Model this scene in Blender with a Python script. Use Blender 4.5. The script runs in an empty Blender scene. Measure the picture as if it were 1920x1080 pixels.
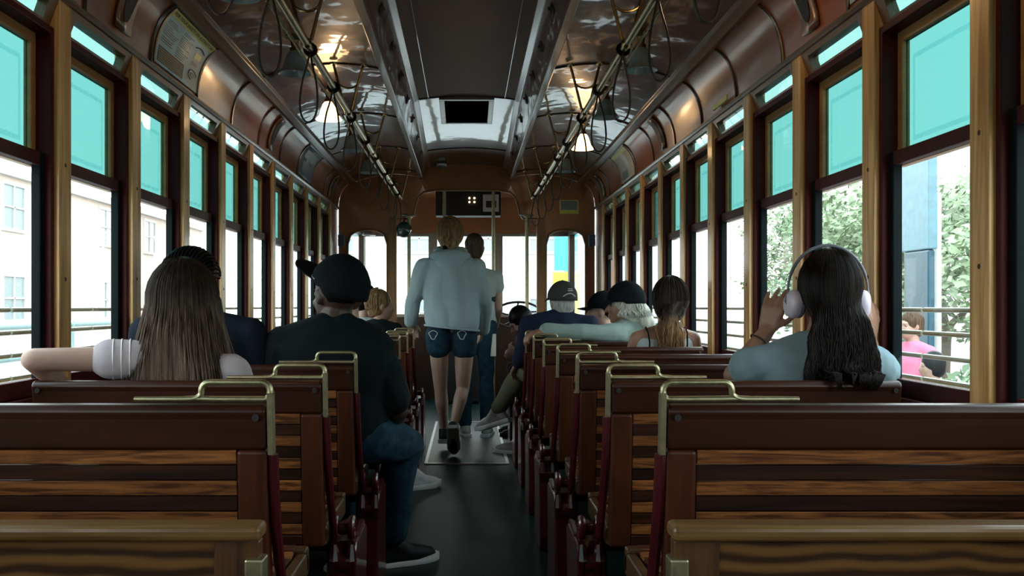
import bpy, bmesh, math, random
from mathutils import Vector, Matrix, noise
random.seed(11)
V = Vector
PI = math.pi
S = bpy.context.scene
COL = S.collection
F, CX, CY, EYE = 1862.0, 875.0, 575.0, 1.05      # measured lens, vanishing point and eye height

def at(u, v, Y):
    """world point seen at photograph pixel (u, v) at the distance Y down the car"""
    return V(((u - CX) * Y / F, Y, EYE - (v - CY) * Y / F))

# ------------------------------------------------------------------ materials
def newmat(name):
    m = bpy.data.materials.new(name); m.use_nodes = True
    nt = m.node_tree
    for n in list(nt.nodes): nt.nodes.remove(n)
    out = nt.nodes.new('ShaderNodeOutputMaterial')
    return m, nt, out

def node(nt, t, **kw):
    n = nt.nodes.new(t)
    for k, v in kw.items():
        if k in n.inputs: n.inputs[k].default_value = v
        else: setattr(n, k, v)
    return n

def col4(c): return (c[0], c[1], c[2], 1.0)

def ramp(nt, stops):
    r = nt.nodes.new('ShaderNodeValToRGB')
    e = r.color_ramp.elements
    while len(e) < len(stops): e.new(0.5)
    for i, (p, c) in enumerate(stops):
        e[i].position = p; e[i].color = col4(c)
    return r

def plain(name, c, rough=.5, metal=0.0, var=.12, scale=14, coat=0.0, bump=0.0, spec=.5, sheen=0.0, stretch=(1, 1, 1)):
    m, nt, out = newmat(name)
    b = node(nt, 'ShaderNodeBsdfPrincipled', Roughness=rough, Metallic=metal)
    b.inputs['Coat Weight'].default_value = coat
    b.inputs['Specular IOR Level'].default_value = spec
    b.inputs['Sheen Weight'].default_value = sheen
    tc = node(nt, 'ShaderNodeTexCoord')
    mp = node(nt, 'ShaderNodeMapping', Scale=stretch)
    n = node(nt, 'ShaderNodeTexNoise', Scale=scale, Detail=4.0)
    nt.links.new(tc.outputs['Object'], mp.inputs['Vector'])
    nt.links.new(mp.outputs['Vector'], n.inputs['Vector'])
    lo = [max(0, x * (1 - var)) for x in c]; hi = [min(1, x * (1 + var)) for x in c]
    r = ramp(nt, [(.3, lo), (.7, hi)])
    nt.links.new(n.outputs['Fac'], r.inputs['Fac'])
    nt.links.new(r.outputs['Color'], b.inputs['Base Color'])
    if bump:
        bp = node(nt, 'ShaderNodeBump', Strength=bump, Distance=.01)
        nt.links.new(n.outputs['Fac'], bp.inputs['Height'])
        nt.links.new(bp.outputs['Normal'], b.inputs['Normal'])
    nt.links.new(b.outputs['BSDF'], out.inputs['Surface'])
    return m

def wood(name, dark, light, axis=1, rough=.38, coat=.3, coat_rough=.12, freq=9.0, along=.6, warp=1.4, mid=.5, contrast=.22, bump=.02, bands=False, cscale=1.0, band_scale=3.0, island=0.0, spec=.5, warp_along=None):
    """straight or cathedral grain running along AXIS; each copy of a thing gets its own cut of the plank"""
    m, nt, out = newmat(name)
    b = node(nt, 'ShaderNodeBsdfPrincipled', Roughness=rough)
    b.inputs['Coat Weight'].default_value = coat
    b.inputs['Coat Roughness'].default_value = coat_rough
    b.inputs['Specular IOR Level'].default_value = spec
    tc = node(nt, 'ShaderNodeTexCoord'); oi = node(nt, 'ShaderNodeObjectInfo')
    sc = node(nt, 'ShaderNodeVectorMath', operation='SCALE'); sc.inputs['Scale'].default_value = 13.0
    cb = node(nt, 'ShaderNodeCombineXYZ')
    for i in range(3): nt.links.new(oi.outputs['Random'], cb.inputs[i])
    nt.links.new(cb.outputs[0], sc.inputs[0])
    ad = node(nt, 'ShaderNodeVectorMath', operation='ADD')
    nt.links.new(tc.outputs['Object'], ad.inputs[0]); nt.links.new(sc.outputs[0], ad.inputs[1])
    s = [freq] * 3; s[axis] = along
    mp = node(nt, 'ShaderNodeMapping', Scale=s)
    nt.links.new(ad.outputs[0], mp.inputs['Vector'])
    if bands:
        n = node(nt, 'ShaderNodeTexWave', Scale=band_scale, Distortion=warp * 4, Detail=2.5)
        n.bands_direction = 'Z'
        n.inputs['Detail Scale'].default_value = .9
    else:
        n = node(nt, 'ShaderNodeTexNoise', Scale=1.6, Detail=5.0, Distortion=warp)
    nt.links.new(mp.outputs['Vector'], n.inputs['Vector'])
    s2 = [freq * 12] * 3; s2[axis] = along * 4
    mp2 = node(nt, 'ShaderNodeMapping', Scale=s2)
    nt.links.new(ad.outputs[0], mp2.inputs['Vector'])
    n2 = node(nt, 'ShaderNodeTexNoise', Scale=1.0, Detail=3.0)
    nt.links.new(mp2.outputs['Vector'], n2.inputs['Vector'])
    mx = node(nt, 'ShaderNodeMix', data_type='FLOAT')
    mx.inputs['Factor'].default_value = .3
    nt.links.new(n.outputs['Fac'], mx.inputs['A']); nt.links.new(n2.outputs['Fac'], mx.inputs['B'])
    r = ramp(nt, [(mid - contrast, dark), (mid + contrast, light)])
    nt.links.new(mx.outputs['Result'], r.inputs['Fac'])
    colr = r.outputs['Color']
    if island:                                   # every slat cut from a different board
        ge = node(nt, 'ShaderNodeNewGeometry'); mr = node(nt, 'ShaderNodeMapRange')
        mr.inputs['To Min'].default_value = 1 - island; mr.inputs['To Max'].default_value = 1 + island
        nt.links.new(ge.outputs['Random Per Island'], mr.inputs['Value'])
        vs_ = node(nt, 'ShaderNodeVectorMath', operation='SCALE'); nt.links.new(colr, vs_.inputs[0]); nt.links.new(mr.outputs['Result'], vs_.inputs['Scale']); colr = vs_.outputs[0]
        ad2 = node(nt, 'ShaderNodeVectorMath', operation='ADD'); sc2 = node(nt, 'ShaderNodeVectorMath', operation='SCALE'); sc2.inputs['Scale'].default_value = 7.0
        cb2 = node(nt, 'ShaderNodeCombineXYZ')
        for i in range(3): nt.links.new(ge.outputs['Random Per Island'], cb2.inputs[i])
        nt.links.new(cb2.outputs[0], sc2.inputs[0]); nt.links.new(ad.outputs[0], ad2.inputs[0]); nt.links.new(sc2.outputs[0], ad2.inputs[1])
        nt.links.new(ad2.outputs[0], mp.inputs['Vector']); nt.links.new(ad2.outputs[0], mp2.inputs['Vector'])
    nt.links.new(colr, b.inputs['Base Color'])
    if bump:
        bp = node(nt, 'ShaderNodeBump', Strength=bump * 5, Distance=.004)
        nt.links.new(mx.outputs['Result'], bp.inputs['Height'])
        nt.links.new(bp.outputs['Normal'], b.inputs['Normal'])
    nt.links.new(b.outputs['BSDF'], out.inputs['Surface'])
    return m

def lacquer(name, dark, light, rough=.3, coat=1.0, coat_rough=.06, scale=1.2, wave=.25, wave_scale=5.0, spec=.5):
    """old varnished plywood: soft cloudy colour under an uneven clear coat"""
    m, nt, out = newmat(name)
    b = node(nt, 'ShaderNodeBsdfPrincipled', Roughness=rough)
    b.inputs['Coat Weight'].default_value = coat
    b.inputs['Coat Roughness'].default_value = coat_rough
    b.inputs['Coat IOR'].default_value = 1.7
    b.inputs['Specular IOR Level'].default_value = spec
    tc = node(nt, 'ShaderNodeTexCoord')
    mp = node(nt, 'ShaderNodeMapping', Scale=(2.0, .5, 2.0))
    n = node(nt, 'ShaderNodeTexNoise', Scale=scale, Detail=5.0, Distortion=.8)
    nt.links.new(tc.outputs['Object'], mp.inputs['Vector']); nt.links.new(mp.outputs['Vector'], n.inputs['Vector'])
    r = ramp(nt, [(.3, dark), (.7, light)])
    nt.links.new(n.outputs['Fac'], r.inputs['Fac']); nt.links.new(r.outputs['Color'], b.inputs['Base Color'])
    n2 = node(nt, 'ShaderNodeTexNoise', Scale=wave_scale, Detail=2.0)
    nt.links.new(tc.outputs['Object'], n2.inputs['Vector'])
    bp = node(nt, 'ShaderNodeBump', Strength=wave, Distance=.02)
    nt.links.new(n2.outputs['Fac'], bp.inputs['Height'])
    nt.links.new(bp.outputs['Normal'], b.inputs['Normal']); nt.links.new(bp.outputs['Normal'], b.inputs['Coat Normal'])
    nt.links.new(b.outputs['BSDF'], out.inputs['Surface'])
    return m

def pane(name, tint, gloss=.9, ior=1.28):
    m, nt, out = newmat(name)
    t = node(nt, 'ShaderNodeBsdfTransparent'); t.inputs['Color'].default_value = col4(tint)
    g = node(nt, 'ShaderNodeBsdfGlossy', Roughness=.02); g.inputs['Color'].default_value = (gloss, gloss, gloss, 1)
    fr = node(nt, 'ShaderNodeFresnel', IOR=ior)
    ge = node(nt, 'ShaderNodeNewGeometry'); iv = node(nt, 'ShaderNodeMath', operation='SUBTRACT'); iv.inputs[0].default_value = 1.0
    nt.links.new(ge.outputs['Backfacing'], iv.inputs[1])
    mu = node(nt, 'ShaderNodeMath', operation='MULTIPLY'); nt.links.new(fr.outputs[0], mu.inputs[0]); nt.links.new(iv.outputs[0], mu.inputs[1])
    mx = node(nt, 'ShaderNodeMixShader')
    nt.links.new(mu.outputs[0], mx.inputs[0]); nt.links.new(t.outputs[0], mx.inputs[1]); nt.links.new(g.outputs[0], mx.inputs[2])
    nt.links.new(mx.outputs[0], out.inputs['Surface'])
    return m

def glow(name, c, strength):
    m, nt, out = newmat(name)
    e = node(nt, 'ShaderNodeEmission', Strength=strength); e.inputs['Color'].default_value = col4(c)
    nt.links.new(e.outputs[0], out.inputs['Surface'])
    return m

M = {}
# ------------------------------------------------------------------ mesh building
class MB:
    def __init__(s): s.bm = bmesh.new(); s.mi = 0
    def _tag(s, n0):
        s.bm.faces.ensure_lookup_table()
        for i in range(n0, len(s.bm.faces)): s.bm.faces[i].material_index = s.mi
    def mesh(s, verts, faces):
        n0 = len(s.bm.faces)
        vs = [s.bm.verts.new(v) for v in verts]
        for f in faces:
            try: s.bm.faces.new([vs[i] for i in f])
            except ValueError: pass
        s._tag(n0); return s
    def box(s, lo, hi, rot=None, piv=None):
        lo, hi = V(lo), V(hi); c = (lo + hi) / 2
        vs = [V((x, y, z)) for x in (lo.x, hi.x) for y in (lo.y, hi.y) for z in (lo.z, hi.z)]
        if rot is not None:
            p = V(piv) if piv is not None else c
            vs = [p + rot @ (v - p) for v in vs]
        return s.mesh(vs, [(0, 1, 3, 2), (4, 6, 7, 5), (0, 4, 5, 1), (2, 3, 7, 6), (0, 2, 6, 4), (1, 5, 7, 3)])
    def loft(s, rings, cap=True, closed=False):
        k = len(rings[0]); n = len(rings)
        vs = [p for r in rings for p in r]
        fs = []
        for i in range(n if closed else n - 1):
            a, b = i * k, ((i + 1) % n) * k
            for j in range(k):
                j2 = (j + 1) % k
                fs.append((a + j, a + j2, b + j2, b + j))
        if cap and not closed:
            fs.append(tuple(reversed(range(k)))); fs.append(tuple(range((n - 1) * k, n * k)))
        return s.mesh(vs, fs)
    def cyl(s, p0, p1, r0, r1=None, n=12):
        p0, p1 = V(p0), V(p1); r1 = r0 if r1 is None else r1
        d = (p1 - p0).normalized(); a = d.orthogonal().normalized(); b = d.cross(a)
        ring = lambda p, r: [p + (a * math.cos(t) + b * math.sin(t)) * r for t in [2 * PI * i / n for i in range(n)]]
        return s.loft([ring(p0, r0), ring(p1, r1)])
    def tube(s, pts, r, n=8, closed=False, flat=1.0, up=None):
        pts = [V(p) for p in pts]; m = len(pts); rings = []
        rr = r if isinstance(r, (list, tuple)) else [r] * m
        prev = None
        for i, p in enumerate(pts):
            if closed: d = pts[(i + 1) % m] - pts[i - 1]
            else: d = pts[min(i + 1, m - 1)] - pts[max(i - 1, 0)]
            d.normalize()
            if up is not None:
                a = V(up) - d * d.dot(V(up))
                if a.length < 1e-4: a = d.orthogonal()
            elif prev is None: a = d.orthogonal()
            else:
                a = prev - d * d.dot(prev)
                if a.length < 1e-4: a = d.orthogonal()
            a.normalize(); prev = a; b = d.cross(a)
            rings.append([p + a * math.cos(t) * rr[i] * flat + b * math.sin(t) * rr[i] for t in [2 * PI * k / n for k in range(n)]])
        return s.loft(rings, closed=closed)
    def ell(s, c, r, rot=None, nu=16, nv=10):
        c = V(c); rings = []
        for i in range(1, nv):
            th = PI * i / nv
            rg = []
            for j in range(nu):
                ph = 2 * PI * j / nu
                p = V((r[0] * math.sin(th) * math.cos(ph), r[1] * math.sin(th) * math.sin(ph), r[2] * math.cos(th)))
                rg.append(c + (rot @ p if rot is not None else p))
            rings.append(rg)
        k = nu; vs = [p for rg in rings for p in rg]
        top = V((0, 0, r[2])); bot = V((0, 0, -r[2]))
        if rot is not None: top, bot = rot @ top, rot @ bot
        vs += [c + top, c + bot]; fs = []
        for i in range(nv - 2):
            for j in range(k):
                j2 = (j + 1) % k; fs.append((i * k + j, i * k + j2, (i + 1) * k + j2, (i + 1) * k + j)[::-1])
        T, B = len(vs) - 2, len(vs) - 1
        for j in range(k):
            j2 = (j + 1) % k
            fs.append((T, j, j2)); fs.append((B, (nv - 2) * k + j2, (nv - 2) * k + j))
        return s.mesh(vs, fs)
    def cap(s, p0, r0, p1, r1, n=12):
        """tapered capsule"""
        p0, p1 = V(p0), V(p1); d = p1 - p0; L = d.length
        if L < 1e-5: return s.ell(p0, (r0, r0, r0))
        d /= L; a = d.orthogonal().normalized(); b = d.cross(a); rings = []
        for ang in (-80, -50, -20):
            t = math.radians(ang); rings.append((p0 + d * r0 * math.sin(t), r0 * math.cos(t)))
        for k in range(5): rings.append((p0 + d * L * k / 4, r0 + (r1 - r0) * k / 4))
        for ang in (20, 50, 80):
            t = math.radians(ang); rings.append((p1 + d * r1 * math.sin(t), r1 * math.cos(t)))
        return s.loft([[p + (a * math.cos(t) + b * math.sin(t)) * r for t in [2 * PI * i / n for i in range(n)]] for p, r in rings])
    def lathe(s, prof, c=(0, 0, 0), n=24, cap=False):
        c = V(c)
        return s.loft([[c + V((r * math.cos(t), r * math.sin(t), z)) for t in [2 * PI * i / n for i in range(n)]] for r, z in prof], cap=cap)
    def prism(s, poly, axis, a, b):
        """extrude a 2D polygon along axis 0/1/2 between a and b; poly given in the other two axes' order"""
        def mk(p, t):
            q = [p[0], p[1]]; q.insert(axis, t); return V(q)
        return s.loft([[mk(p, a) for p in poly], [mk(p, b) for p in poly]])
    def sheet(s, rows):
        k = len(rows[0]); vs = [p for r in rows for p in r]; fs = []
        for i in range(len(rows) - 1):
            for j in range(k - 1):
                fs.append((i * k + j, i * k + j + 1, (i + 1) * k + j + 1, (i + 1) * k + j))
        return s.mesh(vs, fs)
    def obj(s, name, mats, parent=None, smooth=False, bevel=0.0, seg=2, solid=0.0, angle=40):
        bmesh.ops.recalc_face_normals(s.bm, faces=s.bm.faces)
        me = bpy.data.meshes.new(name); s.bm.to_mesh(me); s.bm.free()
        for m in (mats if isinstance(mats, (list, tuple)) else [mats]): me.materials.append(m)
        o = bpy.data.objects.new(name, me); COL.objects.link(o)
        if smooth:
            me.polygons.foreach_set('use_smooth', [True] * len(me.polygons))
            if angle < 180: me.set_sharp_from_angle(angle=math.radians(angle))
        if solid:
            md = o.modifiers.new('thickness', 'SOLIDIFY'); md.thickness = solid; md.offset = 0; md.use_rim = solid < .02
        if bevel:
            md = o.modifiers.new('edges', 'BEVEL'); md.width = bevel; md.segments = seg; md.limit_method = 'ANGLE'; md.angle_limit = math.radians(35)
        if parent is not None: adopt(o, parent)
        return o

def adopt(o, parent):
    o.parent = parent
    o.matrix_parent_inverse = ROOTM(parent).inverted()

def ROOTM(p):
    m = Matrix.Translation(p.location)
    if p.parent is not None: m = ROOTM(p.parent) @ p.matrix_parent_inverse @ m
    return m

def tag(o, label=None, cat=None, group=None, kind=None):
    if label: o['label'] = label
    if cat: o['category'] = cat
    if group: o['group'] = group
    if kind: o['kind'] = kind
    return o

def thing(name, loc, label, cat, group=None):
    o = bpy.data.objects.new(name, None); COL.objects.link(o); o.location = loc
    o.empty_display_size = .1
    return tag(o, label, cat, group)

def structure(o): o['kind'] = 'structure'; return o

def children(o): return [c for c in COL.objects if c.parent == o]

def copy_tree(o, parent=None):
    c = o.copy(); COL.objects.link(c)
    if parent is not None:
        c.parent = parent; c.matrix_parent_inverse = o.matrix_parent_inverse.copy()
    for ch in children(o): copy_tree(ch, c)
    return c

def voxel(mb, name, mats, parent, vox=.008, smooth=4, wrinkle=0.0, wfreq=9.0, factor=.5, stretch=(1, 1, 1)):
    """fuse the overlapping volumes of MB into one continuous skin"""
    bmesh.ops.recalc_face_normals(mb.bm, faces=mb.bm.faces)
    me = bpy.data.meshes.new('raw'); mb.bm.to_mesh(me); mb.bm.free()
    t = bpy.data.objects.new('raw', me); COL.objects.link(t)
    r = t.modifiers.new('r', 'REMESH'); r.mode = 'VOXEL'; r.voxel_size = vox; r.use_smooth_shade = True
    sm = t.modifiers.new('s', 'SMOOTH'); sm.factor = factor; sm.iterations = smooth
    dg = bpy.context.evaluated_depsgraph_get(); dg.update()
    res = bpy.data.meshes.new_from_object(t.evaluated_get(dg))
    bpy.data.objects.remove(t); bpy.data.meshes.remove(me)
    res.name = name
    if wrinkle:
        ns = [v.normal.copy() for v in res.vertices]
        for v, n in zip(res.vertices, ns):
            p = V((v.co.x * stretch[0], v.co.y * stretch[1], v.co.z * stretch[2])) * wfreq
            q = noise.noise(p + V((3.1, 7.7, 1.3))) * .6 + (abs(noise.noise(p * .6 + V((9, 2, 4)))) * 2 - .6) * .6
            v.co += n * wrinkle * q
        res.update()
    res.materials.clear()
    for m in (mats if isinstance(mats, (list, tuple)) else [mats]): res.materials.append(m)
    res.polygons.foreach_set('use_smooth', [True] * len(res.polygons))
    o = bpy.data.objects.new(name, res); COL.objects.link(o)
    if parent is not None: adopt(o, parent)
    return o
# ------------------------------------------------------------------ palette
M['pine'] = wood('pine', (.36, .165, .040), (.86, .56, .22), axis=2, rough=.42, coat=.15, freq=16, along=1.1, warp=1.0, contrast=.16)
M['pine_x'] = wood('pine_board', (.26, .115, .030), (.44, .23, .075), axis=1, rough=.45, coat=.15, freq=10, along=.9, warp=.8, contrast=.2)
M['pine_post'] = wood('pine_post', (.17, .08, .025), (.34, .18, .06), axis=2, rough=.45, coat=.1, freq=14, along=1.0, contrast=.2)
M['dado_dark'] = plain('dark_dado', (.022, .011, .006), .5, spec=.2)
M['seat_oak'] = wood('seat_oak', (.030, .013, .004), (.095, .046, .014), axis=0, rough=.42, coat=.15, spec=.35, freq=14, along=1.0)
M['knot'] = plain('knot', (.05, .022, .008), .6)
M['red_wood'] = plain('red_wood', (.050, .0045, .006), .55, var=.2, spec=.2)
M['shaded_sash'] = plain('shaded_sash', (.005, .009, .010), .6, spec=.05)  # backlit shade of the sash stiles, put into their colour
M['mahogany'] = wood('mahogany', (.014, .0030, .0012), (.044, .0100, .0034), axis=0, rough=.42, coat=.16, spec=.3, coat_rough=.25, freq=8, along=.8)
M['mahogany_z'] = wood('mahogany_stile', (.030, .0070, .0022), (.085, .0215, .0066), axis=2, rough=.42, coat=.12, spec=.3, coat_rough=.25, freq=8, along=.8)
M['slat_light'] = wood('slat_light', (.060, .017, .004), (.30, .110, .028), axis=0, rough=.5, coat=.08, spec=.3, freq=30, along=2.4, warp=2.2, contrast=.11, island=.35)
M['slat_dark'] = wood('slat_dark', (.014, .0034, .0013), (.055, .0145, .0050), axis=0, rough=.5, coat=.08, spec=.3, freq=20, along=1.4, warp=1.2, contrast=.12, island=.45)
M['oak'] = wood('oak', (.030, .011, .0035), (.17, .078, .020), axis=0, rough=.45, coat=.12, spec=.35, freq=9, along=4.0, warp=1.3, bands=True, contrast=.30, band_scale=1.1)
M['oak_edge'] = wood('oak_edge', (.085, .040, .012), (.22, .12, .038), axis=0, rough=.4, coat=.2, spec=.4, freq=14, along=1.0)
M['oak_z'] = wood('oak_stile', (.030, .012, .004), (.14, .062, .020), axis=2, rough=.4, coat=.35, freq=18, along=1.0)
M['ceil'] = lacquer('ceiling_varnish', (.10, .048, .025), (.16, .078, .042), coat=0.0, spec=.12, coat_rough=.12, rough=.6, wave=.10, wave_scale=3.0)
M['deck'] = lacquer('lower_ceiling_varnish', (.075, .021, .007), (.13, .040, .013), coat=.8, coat_rough=.05, wave=.30, wave_scale=4.0)
M['cove'] = lacquer('cove_varnish', (.20, .056, .016), (.31, .097, .029), coat=.38, coat_rough=.13, wave=.12, wave_scale=3.0)
M['moulding'] = wood('moulding', (.085, .040, .020), (.18, .09, .045), axis=1, rough=.3, coat=.5, freq=12, along=.6)
M['batten'] = plain('batten', (.045, .018, .010), .3, coat=.6)
M['bulkhead'] = lacquer('bulkhead_varnish', (.17, .057, .018), (.28, .100, .034), coat=.5, coat_rough=.2, wave=.05)
M['brass'] = plain('brass', (.34, .26, .12), .27, metal=1.0, var=.08, scale=30)
M['header'] = wood('header_board', (.085, .036, .011), (.16, .075, .024), axis=1, rough=.4, coat=.3, coat_rough=.1, freq=10, along=.9)
M['brass_worn'] = plain('worn_brass', (.40, .38, .24), .42, metal=1.0, var=.2, scale=40)
M['bronze'] = plain('bronze', (.22, .15, .075), .35, metal=1.0, var=.2)
M['steel'] = plain('steel', (.55, .56, .55), .35, metal=1.0)
M['red_iron'] = plain('red_cast_iron', (.055, .0045, .008), .3, coat=.4, var=.25, scale=20)
M['black_iron'] = plain('black_iron', (.012, .012, .013), .4)
M['floor'] = plain('green_floor', (.0040, .0170, .0160), .38, var=.5, scale=3.0, spec=.10)
M['hatch'] = plain('hatch_plate', (.014, .022, .024), .36, var=.3, scale=5)
M['leather'] = plain('strap_leather', (.020, .014, .011), .5)
M['black'] = plain('black_mesh', (.006, .006, .006), .6)
M['glass'] = pane('clear_pane', (.955, .975, .97))
M['teal_glass'] = pane('teal_pane', (.19, .345, .335))
M['transom_glass'] = pane('transom_glass', (.27, .39, .38))
M['teal_band'] = pane('teal_band', (.72, .86, .88), ior=1.0)
M['outer_sash'] = plain('outer_sash', (.18, .30, .30), .5)
M['guard'] = plain('guard_bar', (.17, .20, .15), .4, metal=.6)

BAY0, BAY, POST = 2.32, .6555, .090
XP = 1.22                                # inner faces of the posts
NB0, NB1 = -5, 10                        # bays behind and before
YB, YF = BAY0 + NB0 * BAY, 9.42          # rear end, front bulkhead
YC = 11.3                                # windscreen
SILL, HEAD = .74, 1.885

# ------------------------------------------------------------------ floor and side walls
f = MB(); f.box((-1.34, YB, -.06), (1.34, YC + .05, 0)); structure(f.obj('floor', M['floor']))
for s, nm in ((-1, 'left'), (1, 'right')):
    w = MB(); a, b = sorted((s * 1.215, s * 1.34)); w.box((a, YB, 0), (b, YF, SILL))
    structure(w.obj('wall_' + nm, M['pine_x']))
    b_ = MB(); a, b = sorted((s * 1.195, s * 1.215)); b_.box((a, YB, 0), (b, YF, .12)); structure(b_.obj('baseboard_' + nm, M['mahogany'], bevel=.004))
    c_ = MB(); a, b = sorted((s * 1.195, s * 1.36)); c_.box((a, YB, SILL), (b, YF, SILL + .028)); structure(c_.obj('trim_' + ('1' if s < 0 else '2'), M['pine_x'], bevel=.006))

# posts between the windows, every one with its plugged screw holes
tn = 3
def post(s, Y):
    global tn
    p = MB(); a, b = sorted((s * XP, s * 1.288)); p.box((a, Y, SILL + .028), (b, Y + POST, 1.972))
    p.mi = 1
    for z in (1.02 + random.uniform(-.02, .02), 1.36 + random.uniform(-.03, .03), 1.86):
        x = s * (XP + .032 + random.uniform(-.006, .006))
        p.cyl((x, Y - .0012, z), (x, Y + .01, z), .0075, n=10)
        p.cyl((s * (XP - .0012), Y + .045, z + .13), (s * (XP + .01), Y + .045, z + .13), .0075, n=10)
    o = structure(p.obj('trim_%d' % tn, [M['pine'], M['knot']], bevel=.005)); tn += 1
    return o
for i in range(NB0, NB1 + 1):
    for s in (-1, 1): post(s, BAY0 + i * BAY)

# windows: two sashes, tinted upper light, guard bars outside
wn = 1
def ring(mb, s, x0, x1, y0, y1, z0, z1, w, wb=None, wt=None):
    wb = w if wb is None else wb; wt = w if wt is None else wt
    a, b = sorted((s * x0, s * x1))
    mb.box((a, y0, z0), (b, y0 + w, z1)); mb.box((a, y1 - w, z0), (b, y1, z1))
    mb.box((a, y0 + w, z0), (b, y1 - w, z0 + wb)); mb.box((a, y0 + w, z1 - wt), (b, y1 - w, z1))
def window(s, y0, y1):
    global wn
    fr = MB(); ring(fr, s, 1.235, 1.287, y0, y1, SILL + .028, HEAD, .022)
    root = structure(fr.obj('window_%d' % wn, M['red_wood'], bevel=.003)); wn += 1
    y0 += .022; y1 -= .022; zb, zm, zt = SILL + .05, 1.485, HEAD - .022
    lo = MB(); lo.mi = 1; ring(lo, s, 1.255, 1.283, y0, y1, zb, zm + .022, .030, .05, .040)
    for k_ in range(12, 24): lo.bm.faces.ensure_lookup_table(); lo.bm.faces[k_].material_index = 0
    lo.obj('lower_sash', [M['red_wood'], M['shaded_sash']], root, bevel=.003)
    up = MB(); ring(up, s, 1.282, 1.306, y0 - .006, y1 + .006, zm - .02, zt + .016, .036, .04, .046); up.obj('upper_sash', M['pine_x'], root, bevel=.003)
    g = MB(); a, b = sorted((s * 1.268, s * 1.272)); g.box((a, y0 + .034, zb + .05), (b, y1 - .034, zm - .018)); g.obj('lower_pane', M['glass'], root)
    g = MB(); a, b = sorted((s * 1.294, s * 1.298)); g.box((a, y0 + .03, zm + .02), (b, y1 - .03, zt - .03)); g.obj('upper_pane', M['teal_glass'], root)
    g = MB(); ya, yb, za, zc, q = y0 + .052, y1 - .052, zm + .05, zt - .075, .014
    g.mesh([V((s * 1.304, y, z)) for y, z in ((ya, za), (yb, za), (yb, zc), (ya, zc), (ya + q, za + q), (yb - q, za + q), (yb - q, zc - q), (ya + q, zc - q))], [(0, 1, 5, 4), (1, 2, 6, 5), (2, 3, 7, 6), (3, 0, 4, 7)]); g.obj('film_border', M['teal_band'], root)
    xq = lambda z: s * (1.252 - (z - HEAD) * .36 + .020)
    g = MB(); g.mesh([V((xq(z), y, z)) for z in (1.898, 1.954) for y in (y0 + .02, y1 - .02)], [(0, 1, 3, 2)]); g.obj('transom_pane', M['transom_glass'], root, solid=.004)
    for k in range(4):
        z = .83 + k * .070
        t = MB(); t.cyl((s * 1.39, y0 - .06, z), (s * 1.39, y1 + .06, z), .0075, n=8); t.obj('guard_bar', M['guard'], root, smooth=True)
    return root
for i in range(NB0, NB1):
    for s in (-1, 1): window(s, BAY0 + i * BAY + POST, BAY0 + (i + 1) * BAY)
for s in (-1, 1):                        # blank end panel between the last post and the bulkhead
    w = MB(); a, b = sorted((s * 1.225, s * 1.34)); w.box((a, BAY0 + NB1 * BAY + POST, SILL), (b, YF, 1.975))
    structure(w.obj('wall_left_end' if s < 0 else 'wall_right_end', M['bulkhead']))

# ------------------------------------------------------------------ ceiling
def cove_pt(s, t, Y, off=0.0):
    a = t * PI / 2
    n = V((math.cos(a) / .13, 0, math.sin(a) / .225)).normalized()
    p = V((1.085 + .13 * math.cos(a), 0, 1.988 + .229 * math.sin(a))) - n * off
    return V((s * p.x, Y, p.z))
def deck_pt(s, t, Y, off=0.0):
    x = 1.085 + (.42 - 1.085) * t; z = 2.222 + .05 * t + .22 * t * (1 - t)
    return V((s * x, Y, z - off))
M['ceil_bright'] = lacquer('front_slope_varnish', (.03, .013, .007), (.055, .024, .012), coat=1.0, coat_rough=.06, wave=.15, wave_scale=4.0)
def upper_z(Y): return 2.55 if Y < 7.15 else 2.55 - (Y - 7.15) * .075
ys = [YB, 0, 2, 4, 6, 7.15, 8.2, YF]
ceil = structure(thing('ceiling', (0, 4, 2.4), None, None))
mb = MB(); mb.sheet([[V((x, y, upper_z(y) + .03 * (1 - (x / .385) ** 2))) for x in [-.385 + .77 * k / 12 for k in range(13)]] for y in ys if y > 7])
mb.obj('front_slope', M['ceil_bright'], ceil, smooth=True, solid=.02, angle=80)
mb = MB(); mb.sheet([[V((x, y, upper_z(y) + .03 * (1 - (x / .385) ** 2))) for x in [-.385 + .77 * k / 12 for k in range(13)]] for y in ys if y < 7.2])
mb.obj('upper_ceiling', M['ceil'], ceil, smooth=True, solid=.02, angle=80)
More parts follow.
